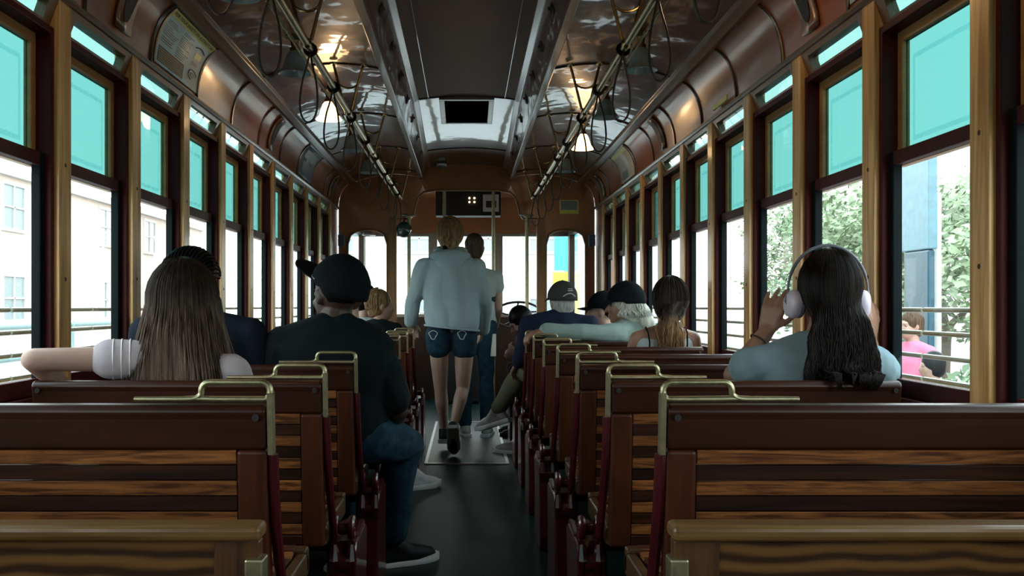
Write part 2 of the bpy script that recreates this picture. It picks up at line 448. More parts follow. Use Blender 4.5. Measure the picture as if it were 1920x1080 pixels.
for s, nm in ((-1, 'left'), (1, 'right')):
    mb = MB(); mb.sheet([[cove_pt(s, k / 12, y, -.0105) for k in range(13)] for y in (YB, 0, 4, 8, YF)])
    mb.obj('cove_panel', M['cove'], ceil, smooth=True, solid=.02, angle=80)
    mb = MB(); mb.sheet([[deck_pt(s, k / 16, y, -.0105) for k in range(17)] for y in (YB, 0, 4, 8, YF)])
    mb.obj('lower_ceiling', M['deck'], ceil, smooth=True, solid=.02, angle=80)
    mb = MB(); mb.sheet([[V((s * .42, y, 2.262)), V((s * .385, y, upper_z(y) + .01))] for y in ys])
    mb.obj('clerestory_panel', M['deck'], ceil, solid=.02)
    # header board over the windows, leaning in
    xh = lambda z: 1.252 - (z - HEAD) * .36        # its face; a glazed slot lets light in over every window
    mb = MB()
    def strip(z0, z1, ya, yb): mb.prism([(s * (xh(z0) + .034), z0), (s * xh(z0), z0), (s * xh(z1), z1), (s * (xh(z1) + .034), z1)], 1, ya, yb)
    strip(HEAD - .001, 1.900, YB, YF); strip(1.952, 1.976, YB, YF)
    for i in range(NB0, NB1 + 1):
        y = BAY0 + i * BAY
        strip(1.900, 1.952, y - .055, min(YF, y + POST + .055))
    strip(1.900, 1.952, BAY0 + NB1 * BAY, YF)
    structure(mb.obj('trim_%d' % tn, M['header'])); tn += 1
    mb = MB(); mb.prism([(s * 1.256, 1.970), (s * 1.212, 1.970), (s * 1.205, 1.979), (s * 1.209, 1.990), (s * 1.256, 1.990)], 1, YB, YF)
    structure(mb.obj('trim_%d' % tn, M['moulding'])); tn += 1
    mb = MB(); mb.cyl((s * 1.206, YB, 1.982), (s * 1.206, YF, 1.982), .0038); structure(mb.obj('trim_%d' % tn, M['bronze'], smooth=True)); tn += 1
    # cove-top rail and the two monitor-roof rails
    mb = MB(); mb.prism([(s * 1.112, 2.203), (s * 1.088, 2.199), (s * 1.050, 2.212), (s * 1.044, 2.234), (s * 1.075, 2.25)], 1, YB, YF)
    structure(mb.obj('trim_%d' % tn, M['moulding'], bevel=.004)); tn += 1
    mb = MB(); mb.prism([(s * .455, 2.292), (s * .448, 2.258), (s * .408, 2.252), (s * .405, 2.285)], 1, YB, YF)
    structure(mb.obj('trim_%d' % tn, M['moulding'], bevel=.004)); tn += 1
    mb = MB()
    mb.loft([[V((s * .402, y, upper_z(y) - .03)), V((s * .378, y, upper_z(y) - .032)), V((s * .345, y, upper_z(y) - .012)), V((s * .345, y, upper_z(y) + .012)), V((s * .40, y, upper_z(y) + .01))] for y in ys])
    structure(mb.obj('trim_%d' % tn, M['moulding'], bevel=.003)); tn += 1
    # battens across the cove and ribs across the lower ceiling
    for i in range(-2, 11):
        y = BAY0 + .18 + i * BAY
        if y > YF - .05: continue
        mb = MB(); mb.tube([cove_pt(s, k / 10, y, .002) for k in range(11)], .011, n=8, flat=.6, up=(0, 0, 1)); structure(mb.obj('trim_%d' % tn, M['batten'], smooth=True)); tn += 1
        if i % 2 == 0:
            mb = MB(); mb.tube([deck_pt(s, k / 14, y, .002) for k in range(15)], .010, n=8, flat=.5, up=(0, 0, 1)); structure(mb.obj('trim_%d' % tn, M['batten'], smooth=True)); tn += 1
for y in (4.2, 7.15, 8.75):              # seams of the upper ceiling
    mb = MB(); mb.tube([V((x, y, upper_z(y) + .03 * (1 - (x / .385) ** 2) - .011)) for x in [-.35 + .07 * k for k in range(11)]], .008, n=6); structure(mb.obj('trim_%d' % tn, M['batten'], smooth=True)); tn += 1
# pin lines along the upper ceiling
for s in (-1, 1):
    mb = MB(); mb.box((s * .275 - .002, YB, 2.549), (s * .275 + .002, 7.15, 2.556)); structure(mb.obj('trim_%d' % tn, M['batten'])); tn += 1

# ------------------------------------------------------------------ ends of the car
w = MB(); w.box((-1.34, YB - .06, 0), (1.34, YB, 2.75))  # unseen end wall, left without windows to cut the light from behind
structure(w.obj('wall_rear', M['bulkhead']))

def bulkhead():
    """front partition: two arched windows and a wide opening with a raised arch"""
    Y0, Y1 = YF, YF + .06
    mb = MB()
    def slab(x0, x1, z0, z1): mb.box((x0, Y0, z0), (x1, Y1, z1))
    def archtop(xa, xb, zs, za, ztop, n=14, p=3.2):
        cx, hw = (xa + xb) / 2, (xb - xa) / 2
        xs = [xa + (xb - xa) * k / n for k in range(n + 1)]
        zz = [zs + (za - zs) * max(0, 1 - abs((x - cx) / hw) ** p) ** (1 / p) for x in xs]
        for k in range(n):
            q = [(xs[k], zz[k]), (xs[k + 1], zz[k + 1]), (xs[k + 1], ztop), (xs[k], ztop)]
            mb.prism(q, 1, Y0, Y1)
    T = 1.90
    for s in (-1, 1):
        slab(*sorted((s * 1.215, s * 1.135)), 0, T)                       # outer stile
        slab(*sorted((s * .745, s * .665)), 0, T)                          # door post
        slab(*sorted((s * 1.135, s * .745)), 0, .86)                       # dado
    archtop(-1.135, -.745, 1.64, 1.785, T, p=2.4); archtop(.745, 1.135, 1.64, 1.785, T, p=2.4)
    # everything over T up to the roof line
    xs = [-1.215, -.665]; 
    for s in (-1, 1):
        pts = [(s * 1.215, T), (s * 1.215, 1.99)] + [(cove_pt(s, k / 6, 0).x, cove_pt(s, k / 6, 0).z) for k in range(7)] + [(deck_pt(s, k / 8, 0).x, deck_pt(s, k / 8, 0).z) for k in range(1, 9)]
        inner = [(s * .42, 2.20), (s * .47, 2.10), (s * .49, 2.00), (s * .50, 1.93), (s * .53, 1.885), (s * .665, 1.88), (s * .665, T)]
        mb.prism(pts + inner, 1, Y0, Y1)
    pts = [(-.42, 2.20), (-.36, 2.16), (-.26, 2.165)]
    mb.prism([(-.42, 2.28), (-.42, 2.20), (-.38, 2.135), (-.30, 2.15), (0, 2.155), (.30, 2.15), (.38, 2.135), (.42, 2.20), (.42, 2.28), (.40, 2.42), (-.40, 2.42)], 1, Y0, Y1)
    return structure(mb.obj('wall_front', M['bulkhead']))
bk = bulkhead()
# rim round the arches, its pale highlight put into the wood colour
arch = [V((-.665, YF - .004, 1.88)), V((-.535, YF - .004, 1.885)), V((-.50, YF - .004, 1.935)), V((-.485, YF - .004, 2.01)), V((-.46, YF - .004, 2.09)), V((-.41, YF - .004, 2.135)), V((-.30, YF - .004, 2.152)), V((0, YF - .004, 2.156))]
arch = arch + [V((-p.x, p.y, p.z)) for p in reversed(arch[:-1])]
mb = MB(); mb.tube(arch, .010, n=8); structure(mb.obj('trim_%d' % tn, M['pine_post'], smooth=True)); tn += 1
def arched_window(xa, xb):
    global wn
    cx, hw = (xa + xb) / 2, (xb - xa) / 2
    pts = [V((xa + .006, YF - .006, .87)), V((xa + .006, YF - .006, 1.64))]
    for k in range(1, 12):
        x = xa + (xb - xa) * k / 12
        pts.append(V((x, YF - .006, 1.634 + .145 * (1 - abs((x - cx) / hw) ** 2.4) ** (1 / 2.4))))
    pts += [V((xb - .006, YF - .006, 1.64)), V((xb - .006, YF - .006, .87))]
    mb = MB(); mb.tube(pts, .011, n=8, closed=True)
    o = structure(mb.obj('window_%d' % wn, M['pine_post'], smooth=True)); wn += 1  # highlight along this rim comes from its paler wood colour
    g = MB(); g.box((xa, YF + .028, .86), (xb, YF + .032, 1.79)); g.obj('pane', M['glass'], o)
    return o
arched_window(-1.135, -.745); arched_window(.745, 1.135)

for s in (-1, 1):                        # pale facing boards on the opening's posts
    mb = MB(); a, b = sorted((s * .668, s * .742)); mb.box((a, YF - .012, 0), (b, YF - .0005, 1.885)); structure(mb.obj('trim_%d' % tn, M['pine_post'], bevel=.003)); tn += 1
# driver's platform
mb = MB(); mb.sheet([[V((x, y, 2.30)) for x in (-1.2, 1.2)] for y in (YF + .06, YC)]); structure(mb.obj('ceiling_platform', M['bulkhead'], solid=.03))
for s, nm in ((-1, 'left'), (1, 'right')):
    w = MB(); a, b = sorted((s * 1.15, s * 1.21))
    w.box((a, YF + .06, 0), (b, YC, .9)); w.box((a, YF + .06, 1.85), (b, YC, 2.3)); w.box((a, YF + .06, .9), (b, YF + .25, 1.85)); w.box((a, YC - .2, .9), (b, YC, 1.85))
    structure(w.obj('wall_platform_' + nm, M['dado_dark']))
    g = MB(); g.box((min(s * 1.178, s * 1.182), YF + .25, .9), (max(s * 1.178, s * 1.182), YC - .2, 1.85))
    o = structure(g.obj('window_%d' % wn, M['glass'])); wn += 1
w = MB(); w.box((-1.21, YC, 1.885), (1.21, YC + .06, 2.32)); structure(w.obj('wall_over_windscreen', M['bulkhead']))
w = MB(); w.box((-1.21, YC, 0), (1.21, YC + .06, .93))
M['grey_frame'] = plain('grey_frame', (.16, .13, .10), .4)
structure(w.obj('wall_windscreen', M['dado_dark']))
for k, (xa, xb) in enumerate(((-1.21, -.385), (-.385, .36), (.36, 1.21))):
    fr = MB(); y0, y1 = YC, YC + .05
    fr.box((xa, y0, .93), (xa + .05, y1, 1.885)); fr.box((xb - .05, y0, .93), (xb, y1, 1.885)); fr.box((xa + .05, y0, .93), (xb - .05, y1, .965)); fr.box((xa + .05, y0, 1.85), (xb - .05, y1, 1.885))
    o = structure(fr.obj('window_%d' % wn, M['grey_frame'], bevel=.004)); wn += 1
    g = MB(); g.box((xa + .05, YC + .02, .965), (xb - .05, YC + .024, 1.85)); g.obj('pane', M['glass'], o)

# floor hatch
pa, pb = at(805, 870, 1.05 * F / 295), at(945, 790, 1.05 * F / 215)
hx0, hx1, hy0, hy1 = -.262, .262, 6.63, 9.0
h = thing('floor_hatch', (0, 7.8, 0), 'metal-edged hatch plate set in the dark green aisle floor', 'hatch')
mb = MB(); mb.box((hx0, hy0, .0005), (hx1, hy1, .004)); mb.obj('plate', M['hatch'], h)
mb = MB()
mb.box((hx0 - .02, hy0 - .03, .0005), (hx1 + .02, hy0, .008)); mb.box((hx0 - .02, hy1, .0005), (hx1 + .02, hy1 + .03, .008))
mb.box((hx0 - .02, hy0, .0005), (hx0, hy1, .008)); mb.box((hx1, hy0, .0005), (hx1 + .02, hy1, .008))
mb.obj('frame', M['steel'], h)
# ------------------------------------------------------------------ slatted walk-over seats
XI, XO, TOPZ = .385, 1.155, .862
def lean(z): return (TOPZ - z) * .10 - .025           # the back stands a little farther forward at its foot
def make_seat(s, label):
    root = thing('tram_seat', (0, 0, 0), label, 'bench', 'slatted walk-over seats')
    def X(x): return s * x
    def bx(mb, x0, x1, y0, y1, z0, z1):
        """a board that follows the lean of the back"""
        a, b = sorted((X(x0), X(x1)))
        vs = [V((x, y + lean(z), z)) for x in (a, b) for y in (y0, y1) for z in (z0, z1)]
        mb.mesh(vs, [(0, 1, 3, 2), (4, 6, 7, 5), (0, 4, 5, 1), (2, 3, 7, 6), (0, 2, 6, 4), (1, 5, 7, 3)])
    # top rail with a rolled upper edge
    mb = MB()
    prof = [(-.022, .775), (-.024, .835), (-.027, .850), (-.018, .861), (0, .8635), (.018, .861), (.027, .850), (.024, .835), (.022, .775)]
    mb.loft([[V((X(x), y + lean(z), z)) for y, z in prof] for x in (XI, XO)])
    mb.obj('top_rail', M['mahogany'], root, bevel=.006, seg=3)
    for x0, x1 in ((XI, XI + .058), (XO - .058, XO)):
        mb = MB(); bx(mb, x0, x1, -.022, .022, .405, .774); mb.obj('stile', M['mahogany_z'], root, bevel=.008, seg=3)
    mb = MB(); bx(mb, XI + .058, XO - .058, -.020, .020, .405, .438); mb.obj('bottom_rail', M['mahogany'], root, bevel=.003)
    mb = MB(); n = 11; pitch = (.774 - .438) / n
    for k in range(n):
        mb.mi = k % 2
        z1 = .774 - k * pitch
        bx(mb, XI + .059, XO - .059, -.0135 if k % 2 else -.0155, .012, z1 - pitch + .0022, z1 - .0004)
    mb.obj('slat_panel', [M['slat_light'], M['slat_dark']], root, bevel=.0012, seg=1)
    # bolt heads at the rail ends
    for x in (XI + .018, XO - .018):
        mb = MB(); mb.cyl((X(x), lean(.838) - .030, .838), (X(x), lean(.838) - .02, .838), .007, n=10); mb.obj('bolt', M['black_iron'], root, smooth=True)
    # brass grab handle: loop on the corner, foot along the rail, strap down the end
    mb = MB(); yh = -.012; zt, zb = .905, .8725; xl, xr = XI - .008, XI + .128
    loop = []
    r = .0165
    for (cx, cz, a0) in ((xl + r, zt - r, PI), (xr - r - .004, zt - r, PI / 2)):
        for k in range(6):
            a = a0 - PI / 2 * k / 5
            loop.append((X(cx + r * math.cos(a)), yh + lean(cz), cz + r * math.sin(a)))
    for k in range(6):                                    # right shoulder sweeps out into the foot
        t = k / 5
        loop.append((X(xr - .004 + .028 * t * t), yh + lean(.88), zt - r - .003 - (zt - r - zb - .003) * (1 - (1 - t) ** 2)))
    loop += [(X(xr + .06), yh + lean(zb), zb), (X(xr + .125), yh + lean(zb), zb)]
    mb.tube(loop, [.0062] * (len(loop) - 2) + [.0058, .0052], n=10)
    low = [(X(xl), yh + lean(zb), zt - r)]
    low += [(X(xl), yh + lean(zb), .884)]
    for k in range(1, 6):
        a = PI + PI / 2 * k / 5; low.append((X(xl + .012 + .012 * math.cos(a)), yh + lean(zb), .884 + .012 * math.sin(a)))
    low += [(X(xr - .03), yh + lean(zb), zb), (X(xr + .01), yh + lean(zb), zb + .001), (X(xr + .03), yh + lean(zb), zb)]
    mb.tube(low, .0066, n=10)
    a, b = sorted((X(XI - .013), X(XI - .003)))
    for z0, z1 in ((.765, .885),):
        vs = [V((x, y + lean(z), z)) for x in (a, b) for y in (-.023, .006) for z in (z0, z1)]
        mb.mesh(vs, [(0, 1, 3, 2), (4, 6, 7, 5), (0, 4, 5, 1), (2, 3, 7, 6), (0, 2, 6, 4), (1, 5, 7, 3)])
    mb.obj('grab_handle', M['brass_worn'], root, smooth=True)
    # red swing arm down the aisle end of the back
    mb = MB(); arm = [V((X(XI - .010 - .010 * t * t), lean(.765 - .36 * t) - .008 + .05 * t * t, .765 - .345 * t)) for t in [k / 8 for k in range(9)]]
    mb.tube(arm, .013, n=8, flat=.75); mb.obj('swing_arm', M['red_iron'], root, smooth=True)
    # bench: slatted seat on a wooden frame
    y0, y1 = .075, .50
    mb = MB()
    for k in range(8):
        mb.mi = k % 2; ya = y0 + .012 + k * .050
        a, b = sorted((X(XI + .03), X(XO - .03)))
        mb.box((a, ya, .425 + .004 * k), (b, ya + .046, .440 + .004 * k))
    mb.obj('seat', [M['slat_light'], M['slat_dark']], root, bevel=.003)
    mb = MB(); a, b = sorted((X(XI), X(XO)))
    mb.box((a, y0 - .018, .395), (b, y0 + .010, .448)); mb.box((a, y1 - .055, .405), (b, y1 - .012, .466))
    for x0, x1 in ((XI, XI + .028), (XO - .028, XO)):
        a, b = sorted((X(x0), X(x1))); mb.box((a, y0, .395), (b, y1 - .02, .455))
    mb.obj('seat_frame', M['seat_oak'], root, bevel=.008, seg=3)
    # aisle pedestal: cast-iron box with a scroll on its shoulder
    mb = MB(); x0, x1 = .312, .395
    outer = [(.10, 0), (.46, 0), (.43, .08), (.415, .22), (.44, .37), (.40, .385), (.16, .385), (.115, .36), (.105, .22), (.085, .07)]
    mb.prism(outer, 0, X(x0), X(x1))
    mb.obj('pedestal', M['red_iron'], root, bevel=.010, seg=3)
    ped = [c for c in children(root) if c.name.startswith('pedestal')][0]
    mb = MB()
    for dx in (.325, .372):
        sp = []
        for k in range(22):
            t = k / 21; a = -PI * .6 + t * 3.3 * PI; rr = .040 * (1 - .72 * t)
            sp.append((X(dx), .135 + rr * math.cos(a), .425 + rr * math.sin(a)))
        mb.tube(sp, .010, n=8)
        mb.tube([(X(dx), .12, .30), (X(dx), .10, .345), (X(dx), .112, .385)], [.012, .017, .010], n=8)
        mb.tube([(X(dx), .175, .40), (X(dx), .24, .385), (X(dx), .33, .395), (X(dx), .42, .385)], [.009, .013, .012, .008], n=8)
    mb.ell((X(.348), .135, .425), (.034, .017, .017)); mb.ell((X(.348), .105, .335), (.036, .016, .022))
    mb.obj('scroll', M['red_iron'], ped, smooth=True)
    mb = MB(); a, b = sorted((X(1.08), X(1.12)))
    mb.box((a, .12, 0), (b, .42, .02)); mb.box((a, .16, .02), (b, .20, .395)); mb.box((a, .36, .02), (b, .40, .405)); mb.obj('wall_leg', M['red_iron'], root, bevel=.004)
    mb = MB(); a, b = sorted((X(.395), X(1.08))); mb.box((a, .24, .335), (b, .28, .375)); mb.obj('crossbar', M['black_iron'], root)
    return root

ROWY = [1.945 + .735 * k for k in range(8)]
left_labels = [
    'slatted wooden seat nearest the camera on the left, brass handle on its aisle corner',
    'slatted seat with the bare arm of the long-haired girl along its top rail',
    'slatted seat right behind the man in the black cap, left of the aisle',
    'slatted seat hidden in front of the man in the black cap',
    'slatted seat two rows ahead of the man in the black cap',
    'slatted seat left of the aisle, level with the near edge of the floor hatch',
    'slatted seat whose brass handle is held by the young woman in the grey hoodie',
    'slatted seat farthest forward on the left, beside the standing passengers']
right_labels = [
    'slatted wooden seat nearest the camera on the right, long brass handle on its corner',
    'slatted seat with dark wavy hair of the headphone wearer hanging over its top rail',
    'slatted seat in front of the woman wearing headphones, its whole row empty',
    'empty slatted seat between the headphone wearer and the woman with the ponytail',
    'slatted seat just behind the woman with the light-tipped ponytail',
    'slatted seat with a grey-sleeved arm stretched along its top rail',
    'slatted seat just behind the man in the navy shirt and grey cap',
    'slatted seat farthest forward on the right, ahead of the navy-shirted man']
SEATS = {}
for s, labels in ((-1, left_labels), (1, right_labels)):
    proto = make_seat(s, labels[0])
    for k, y in enumerate(ROWY):
        o = proto if k == 0 else copy_tree(proto)
        o['label'] = labels[k]; o.location = (0, y, 0); o.scale = (1, 1, 1 if k == 0 else .988); SEATS[(s, k)] = o

# low panelled seat backs right in front of the camera
def low_back(s, label):
    root = thing('low_seat_back', (s * .75, 1.71, 0), label, 'seat back', 'low oak seat backs in the foreground')
    x0, x1 = .352, 1.17
    a, b = sorted((s * x0, s * x1))
    mb = MB(); mb.box((a, 1.690, .648), (b, 1.755, .676)); mb.obj('top_board', M['oak_edge'], root, bevel=.010, seg=3)
    a, b = sorted((s * (x0 + .004), s * (x0 + .082))); mb = MB(); mb.box((a, 1.704, .15), (b, 1.738, .648)); mb.obj('stile', M['oak_z'], root, bevel=.003)
    a, b = sorted((s * (x0 + .082), s * (x1 - .004))); mb = MB(); mb.box((a, 1.708, .15), (b, 1.734, .648)); mb.obj('panel', M['oak'], root)
    mb = MB(); a, b = sorted((s * (x0 - .004), s * (x0 + .028)))
    mb.box((a, 1.694, .45), (b, 1.742, .618)); mb.obj('bracket', M['brass_worn'], root, bevel=.004)
    a, b = sorted((s * (x0 - .002), s * (x0 + .05))); mb = MB(); mb.box((a, 1.70, 0), (b, 1.742, .449)); mb.obj('leg', M['red_iron'], root, bevel=.004)
    a, b = sorted((s * (x1 - .05), s * x1)); mb = MB(); mb.box((a, 1.70, 0), (b, 1.742, .149)); mb.obj('leg', M['red_iron'], root, bevel=.004)
    return root
low_back(-1, 'low oak seat back with dark wavy grain, close to the camera left of the aisle')
low_back(1, 'low oak seat back with pale rounded top board, right of the aisle')

# longitudinal benches at the front
for s, lab in ((-1, 'plain wooden side bench against the left wall near the bulkhead'), (1, 'plain wooden side bench against the right wall near the bulkhead')):
    root = thing('side_bench', (s * .95, 8.45, 0), lab, 'bench')
    a, b = sorted((s * .72, s * 1.17)); mb = MB(); mb.box((a, 7.82, .41), (b, 9.3, .45)); mb.obj('seat', M['slat_dark'], root, bevel=.006)
    a, b = sorted((s * 1.14, s * 1.185)); mb = MB(); mb.box((a, 7.82, .46), (b, 9.3, .86)); mb.obj('backrest', M['mahogany'], root, bevel=.006)
    a, b = sorted((s * .78, s * 1.15)); mb = MB(); mb.box((a, 7.86, 0), (b, 9.26, .409)); mb.obj('base', M['mahogany'], root)

# ------------------------------------------------------------------ grab rails, straps
RX, RZ = .605, 2.045
def rail(s, label):
    root = thing('ceiling_grab_rail', (s * RX, 4, RZ), label, 'handrail', 'brass rails under the ceiling')
    mb = MB(); mb.cyl((s * RX, YB + .3, RZ), (s * RX, 9.1, RZ), .0155, n=14); mb.ell((s * RX, 9.1, RZ), (.018, .022, .018)); mb.obj('rail', M['brass'], root, smooth=True)
    mb = MB(); mb.cyl((s * (RX + .038), YB + .3, RZ - .008), (s * (RX + .038), 9.05, RZ - .008), .006, n=8); mb.obj('cord_rod', M['brass'], root, smooth=True)
    for k in range(-1, 5):
        y = 3.75 + 1.32 * k
        mb = MB(); tops = []
        for d in (-.075, .075):
            x = RX + d; t = (1.085 - x) / (1.085 - .42); zt = deck_pt(1, t, y).z - .014
            tops.append(V((s * x, y, zt)))
            mb.tube([(s * x, y, zt), (s * (RX + d * .62), y, (zt + RZ) / 2 + .01), (s * (RX + d * .24), y, RZ + .012)], .0068, n=8)
            mb.lathe([(0.004, -.006), (.018, -.005), (.021, 0), (.021, .006)], (s * x, y, zt), n=16, cap=True)
        arc = []
        for q in range(9):
            a = PI + PI * q / 8; arc.append((s * (RX + .057 * math.cos(a)), y, RZ + .165 + .045 * math.sin(a)))
        mb.tube(arc, .0055, n=8)
        mb.ell((s * RX, y, RZ), (.021, .030, .021))
        mb.obj('hanger', M['brass'], root, smooth=True)
    return root
rail(-1, 'brass grab rail with A-shaped hangers running along the ceiling above the left seats')
rail(1, 'brass grab rail with A-shaped hangers running along the ceiling above the right seats')

ordn = ['first', 'second', 'third', 'fourth', 'fifth', 'sixth', 'seventh', 'eighth', 'ninth', 'tenth', 'eleventh']
def make_strap(s):
    root = thing('hanging_strap', (0, 0, 0), 'x', 'hand strap', 'leather straps on the ceiling rails')
    mb = MB(); pts = []
    for k in range(28):
        t = 2 * PI * k / 28
        z = -.135 + .135 * math.cos(t)
        w = .030 * math.sin(t) * (1 - .55 * math.cos(t)) * (.55 + .45 * (1 if z < -.1 else -z / .1))
        pts.append((w, .006 * math.sin(2 * t), z - .012))
    mb.tube(pts, .0052, n=8, closed=True, flat=.8)
    mb.obj('loop', M['leather'], root, smooth=True)
    mb = MB(); mb.tube([(-.021 * math.cos(a) * 1.02, 0, .021 * math.sin(a)) for a in [PI * k / 10 * 2 for k in range(20)]], .0075, n=8, closed=True, flat=.7, up=(0, 1, 0)); mb.obj('collar', M['leather'], root, smooth=True)
    return root
for s, nm in ((-1, 'left'), (1, 'right')):
    proto = make_strap(s); n = 0
    for k in range(0, 10):
        y = 2.42 + .70 * k + (.05 if s > 0 else 0) + random.uniform(-.05, .05)
        if y > 9.0: break
        o = proto if n == 0 else copy_tree(proto)
        o.location = (s * RX, y, RZ); o.rotation_euler = (random.uniform(-.04, .04), random.uniform(-.05, .05), random.uniform(-.35, .35))
        o['label'] = 'dark leather hand strap on the %s grab rail, %s one from the camera' % (nm, ordn[n]); n += 1

# ------------------------------------------------------------------ lamps
M['shade'] = plain('frosted_shade', (.25, .33, .33), .25, coat=.5)
M['shade_lit'] = glow('lit_shade', (1.0, .60, .28), 5.0)
def make_lamp(lit):
    root = thing('ceiling_lamp', (0, 0, 0), 'x', 'lamp', 'bell-shaped ceiling lamps')
    mb = MB(); mb.lathe([(.002, 0), (.045, 0), (.048, -.008), (.022, -.022), (.016, -.05), (.024, -.055), (.026, -.08), (.005, -.082)], n=20); mb.obj('holder', M['bronze'], root, smooth=True)
    mb = MB(); mb.lathe([(.024, -.070), (.036, -.085), (.047, -.115), (.055, -.145), (.076, -.172), (.074, -.174), (.052, -.147), (.044, -.116), (.033, -.088), (.022, -.074)], n=26)
    mb.obj('lamp_shade', M['shade_lit'] if lit else M['shade'], root, smooth=True)
    mb = MB(); mb.ell((0, 0, -.125), (.024, .024, .036)); mb.obj('bulb', M['shade_lit'] if lit else M['shade'], root, smooth=True)
    return root
dark0, lit0 = make_lamp(False), make_lamp(True)
used = {True: False, False: False}
LIT = {(-1, 2), (1, 3), (-1, 0), (1, 0)}
for s, nm in ((-1, 'left'), (1, 'right')):
    for k in range(6):
        y = 2.3 + 1.12 * k + (.0 if s < 0 else -.06)
        lit = (s, k + 0) in {(-1, 3), (1, 4), (-1, 0), (1, 0), (1, 1)}
        proto = lit0 if lit else dark0
        o = copy_tree(proto) if used[lit] else proto
        used[lit] = True
        x = .785; t = (1.085 - x) / (1.085 - .42); p = deck_pt(s, t, y)
        o.location = (p.x, y, p.z - .012)
        o['label'] = '%s bell-shaped glass lamp on the %s lower ceiling, %s one from the camera' % ('glowing' if lit else 'unlit grey', nm, ordn[k])
        if lit:
            L = bpy.data.lights.new('lamp_light', 'POINT'); L.energy = 1.4; L.color = (1, .62, .32); L.shadow_soft_size = .04
            lo = bpy.data.objects.new('lamp_light', L); COL.objects.link(lo); lo.location = (p.x, y, p.z - .20)

# ------------------------------------------------------------------ ventilators, speakers
vp = None
for s, nm in ((-1, 'left'), (1, 'right')):
    n = 0
    for k in range(9):
        y = 3.25 + .655 * k
        if vp is None:
            vp = thing('roof_ventilator', (0, 0, 0), 'x', 'ventilator', 'small dark ventilators in the roof side')
            mb = MB(); mb.ell((0, 0, 0), (.010, .090, .034)); mb.obj('flap', M['black'], vp, smooth=True)
            mb = MB(); mb.cyl((-.02, 0, 0), (.02, 0, 0), .008); mb.obj('pivot', M['brass'], vp, smooth=True)
            o = vp
        else: o = copy_tree(vp)
        zc = (2.285 + upper_z(y)) / 2
        o.location = (s * .393, y, zc); o.rotation_euler = (.35, 0, 0)
        o['label'] = 'small dark oval ventilator in the raised roof, %s side, %s from the camera' % (nm, ordn[n]); n += 1
vent = thing('ceiling_vent', (.005, 7.5, 2.5), 'square metal-framed black vent in the middle of the upper ceiling', 'vent')
yv0, yv1 = 7.17, 7.86
M['vent_black'] = plain('vent_black', (.002, .002, .002), .9, spec=0.0)
Rv = Matrix.Rotation(-math.atan(.075), 3, 'X')
def vbox(mb, x0, x1, y0, y1, d0, d1):
    vs = [V((x, y, upper_z(y) + .03 - d)) for x in (x0, x1) for y in (y0, y1) for d in (d1, d0)]
    mb.mesh(vs, [(0, 1, 3, 2), (4, 6, 7, 5), (0, 4, 5, 1), (2, 3, 7, 6), (0, 2, 6, 4), (1, 5, 7, 3)])
mb = MB(); vbox(mb, -.165, .165, yv0 + .03, yv1 - .03, 0, .026); mb.obj('grille', M['vent_black'], vent)
mb = MB()
vbox(mb, -.20, .20, yv0, yv0 + .035, 0, .034); vbox(mb, -.20, .20, yv1 - .035, yv1, 0, .034)
vbox(mb, -.20, -.162, yv0 + .035, yv1 - .035, 0, .034); vbox(mb, .162, .20, yv0 + .035, yv1 - .035, 0, .034); mb.obj('frame', M['steel'], vent, bevel=.004)

def cove_patch(s, y0, y1, t0, t1, off, n=8, m=2):
    return [[cove_pt(s, t0 + (t1 - t0) * k / n, y0 + (y1 - y0) * j / m, off) for k in range(n + 1)] for j in range(m + 1)]
spk = {(-1, 3.46): 'nearest the camera', (-1, 6.25): 'beside the second poster', (-1, 8.9): 'close to the bulkhead'}
for s, nm in ((-1, 'left'), (1, 'right')):
    for y, w in ((3.48, 'nearest the camera'), (6.10, 'halfway along the car'), (8.73, 'close to the front bulkhead')):
        root = thing('speaker_grille', cove_pt(s, .4, y), 'black oval speaker on a wooden plate in the %s cove, %s' % (nm, w), 'speaker', 'oval speakers in the coves')
        mb = MB(); mb.sheet(cove_patch(s, y - .075, y + .075, .08, .80, .008)); mb.obj('plate', M['moulding'], root, smooth=True, solid=.010)
        mb = MB(); rows = []
        for j in range(1, 9):
            a = j / 8
            rows.append([cove_pt(s, .44 + .27 * a * math.sin(2 * PI * q / 24), y + .045 * a * math.cos(2 * PI * q / 24), .0165) for q in range(25)])
        mb.sheet(rows); mb.obj('grille', M['black'], root, smooth=True)

# ------------------------------------------------------------------ posters in the coves
def paper(name, c, rough=.35): M[name] = plain(name, c, rough, var=.04, spec=.25); return M[name]
paper('poster_blue', (.62, .80, .82)); paper('poster_yellow', (.72, .70, .16)); paper('poster_ink', (.03, .035, .035)); paper('poster_cream', (.62, .60, .50)); paper('poster_photo', (.16, .24, .30)); paper('poster_grey', (.25,.30,.30))
def text_mesh(body, size, align='CENTER'):
    c = bpy.data.curves.new('t', 'FONT'); c.body = body; c.size = size; c.align_x = align; c.align_y = 'CENTER'; c.resolution_u = 2; c.offset = .0012
    o = bpy.data.objects.new('t', c); COL.objects.link(o)
    dg = bpy.context.evaluated_depsgraph_get(); dg.update()
    me = bpy.data.meshes.new_from_object(o.evaluated_get(dg))
    vs = [v.co.copy() for v in me.vertices]; fs = [tuple(p.vertices) for p in me.polygons]
    bpy.data.objects.remove(o); bpy.data.curves.remove(c); bpy.data.meshes.remove(me)
    return vs, fs
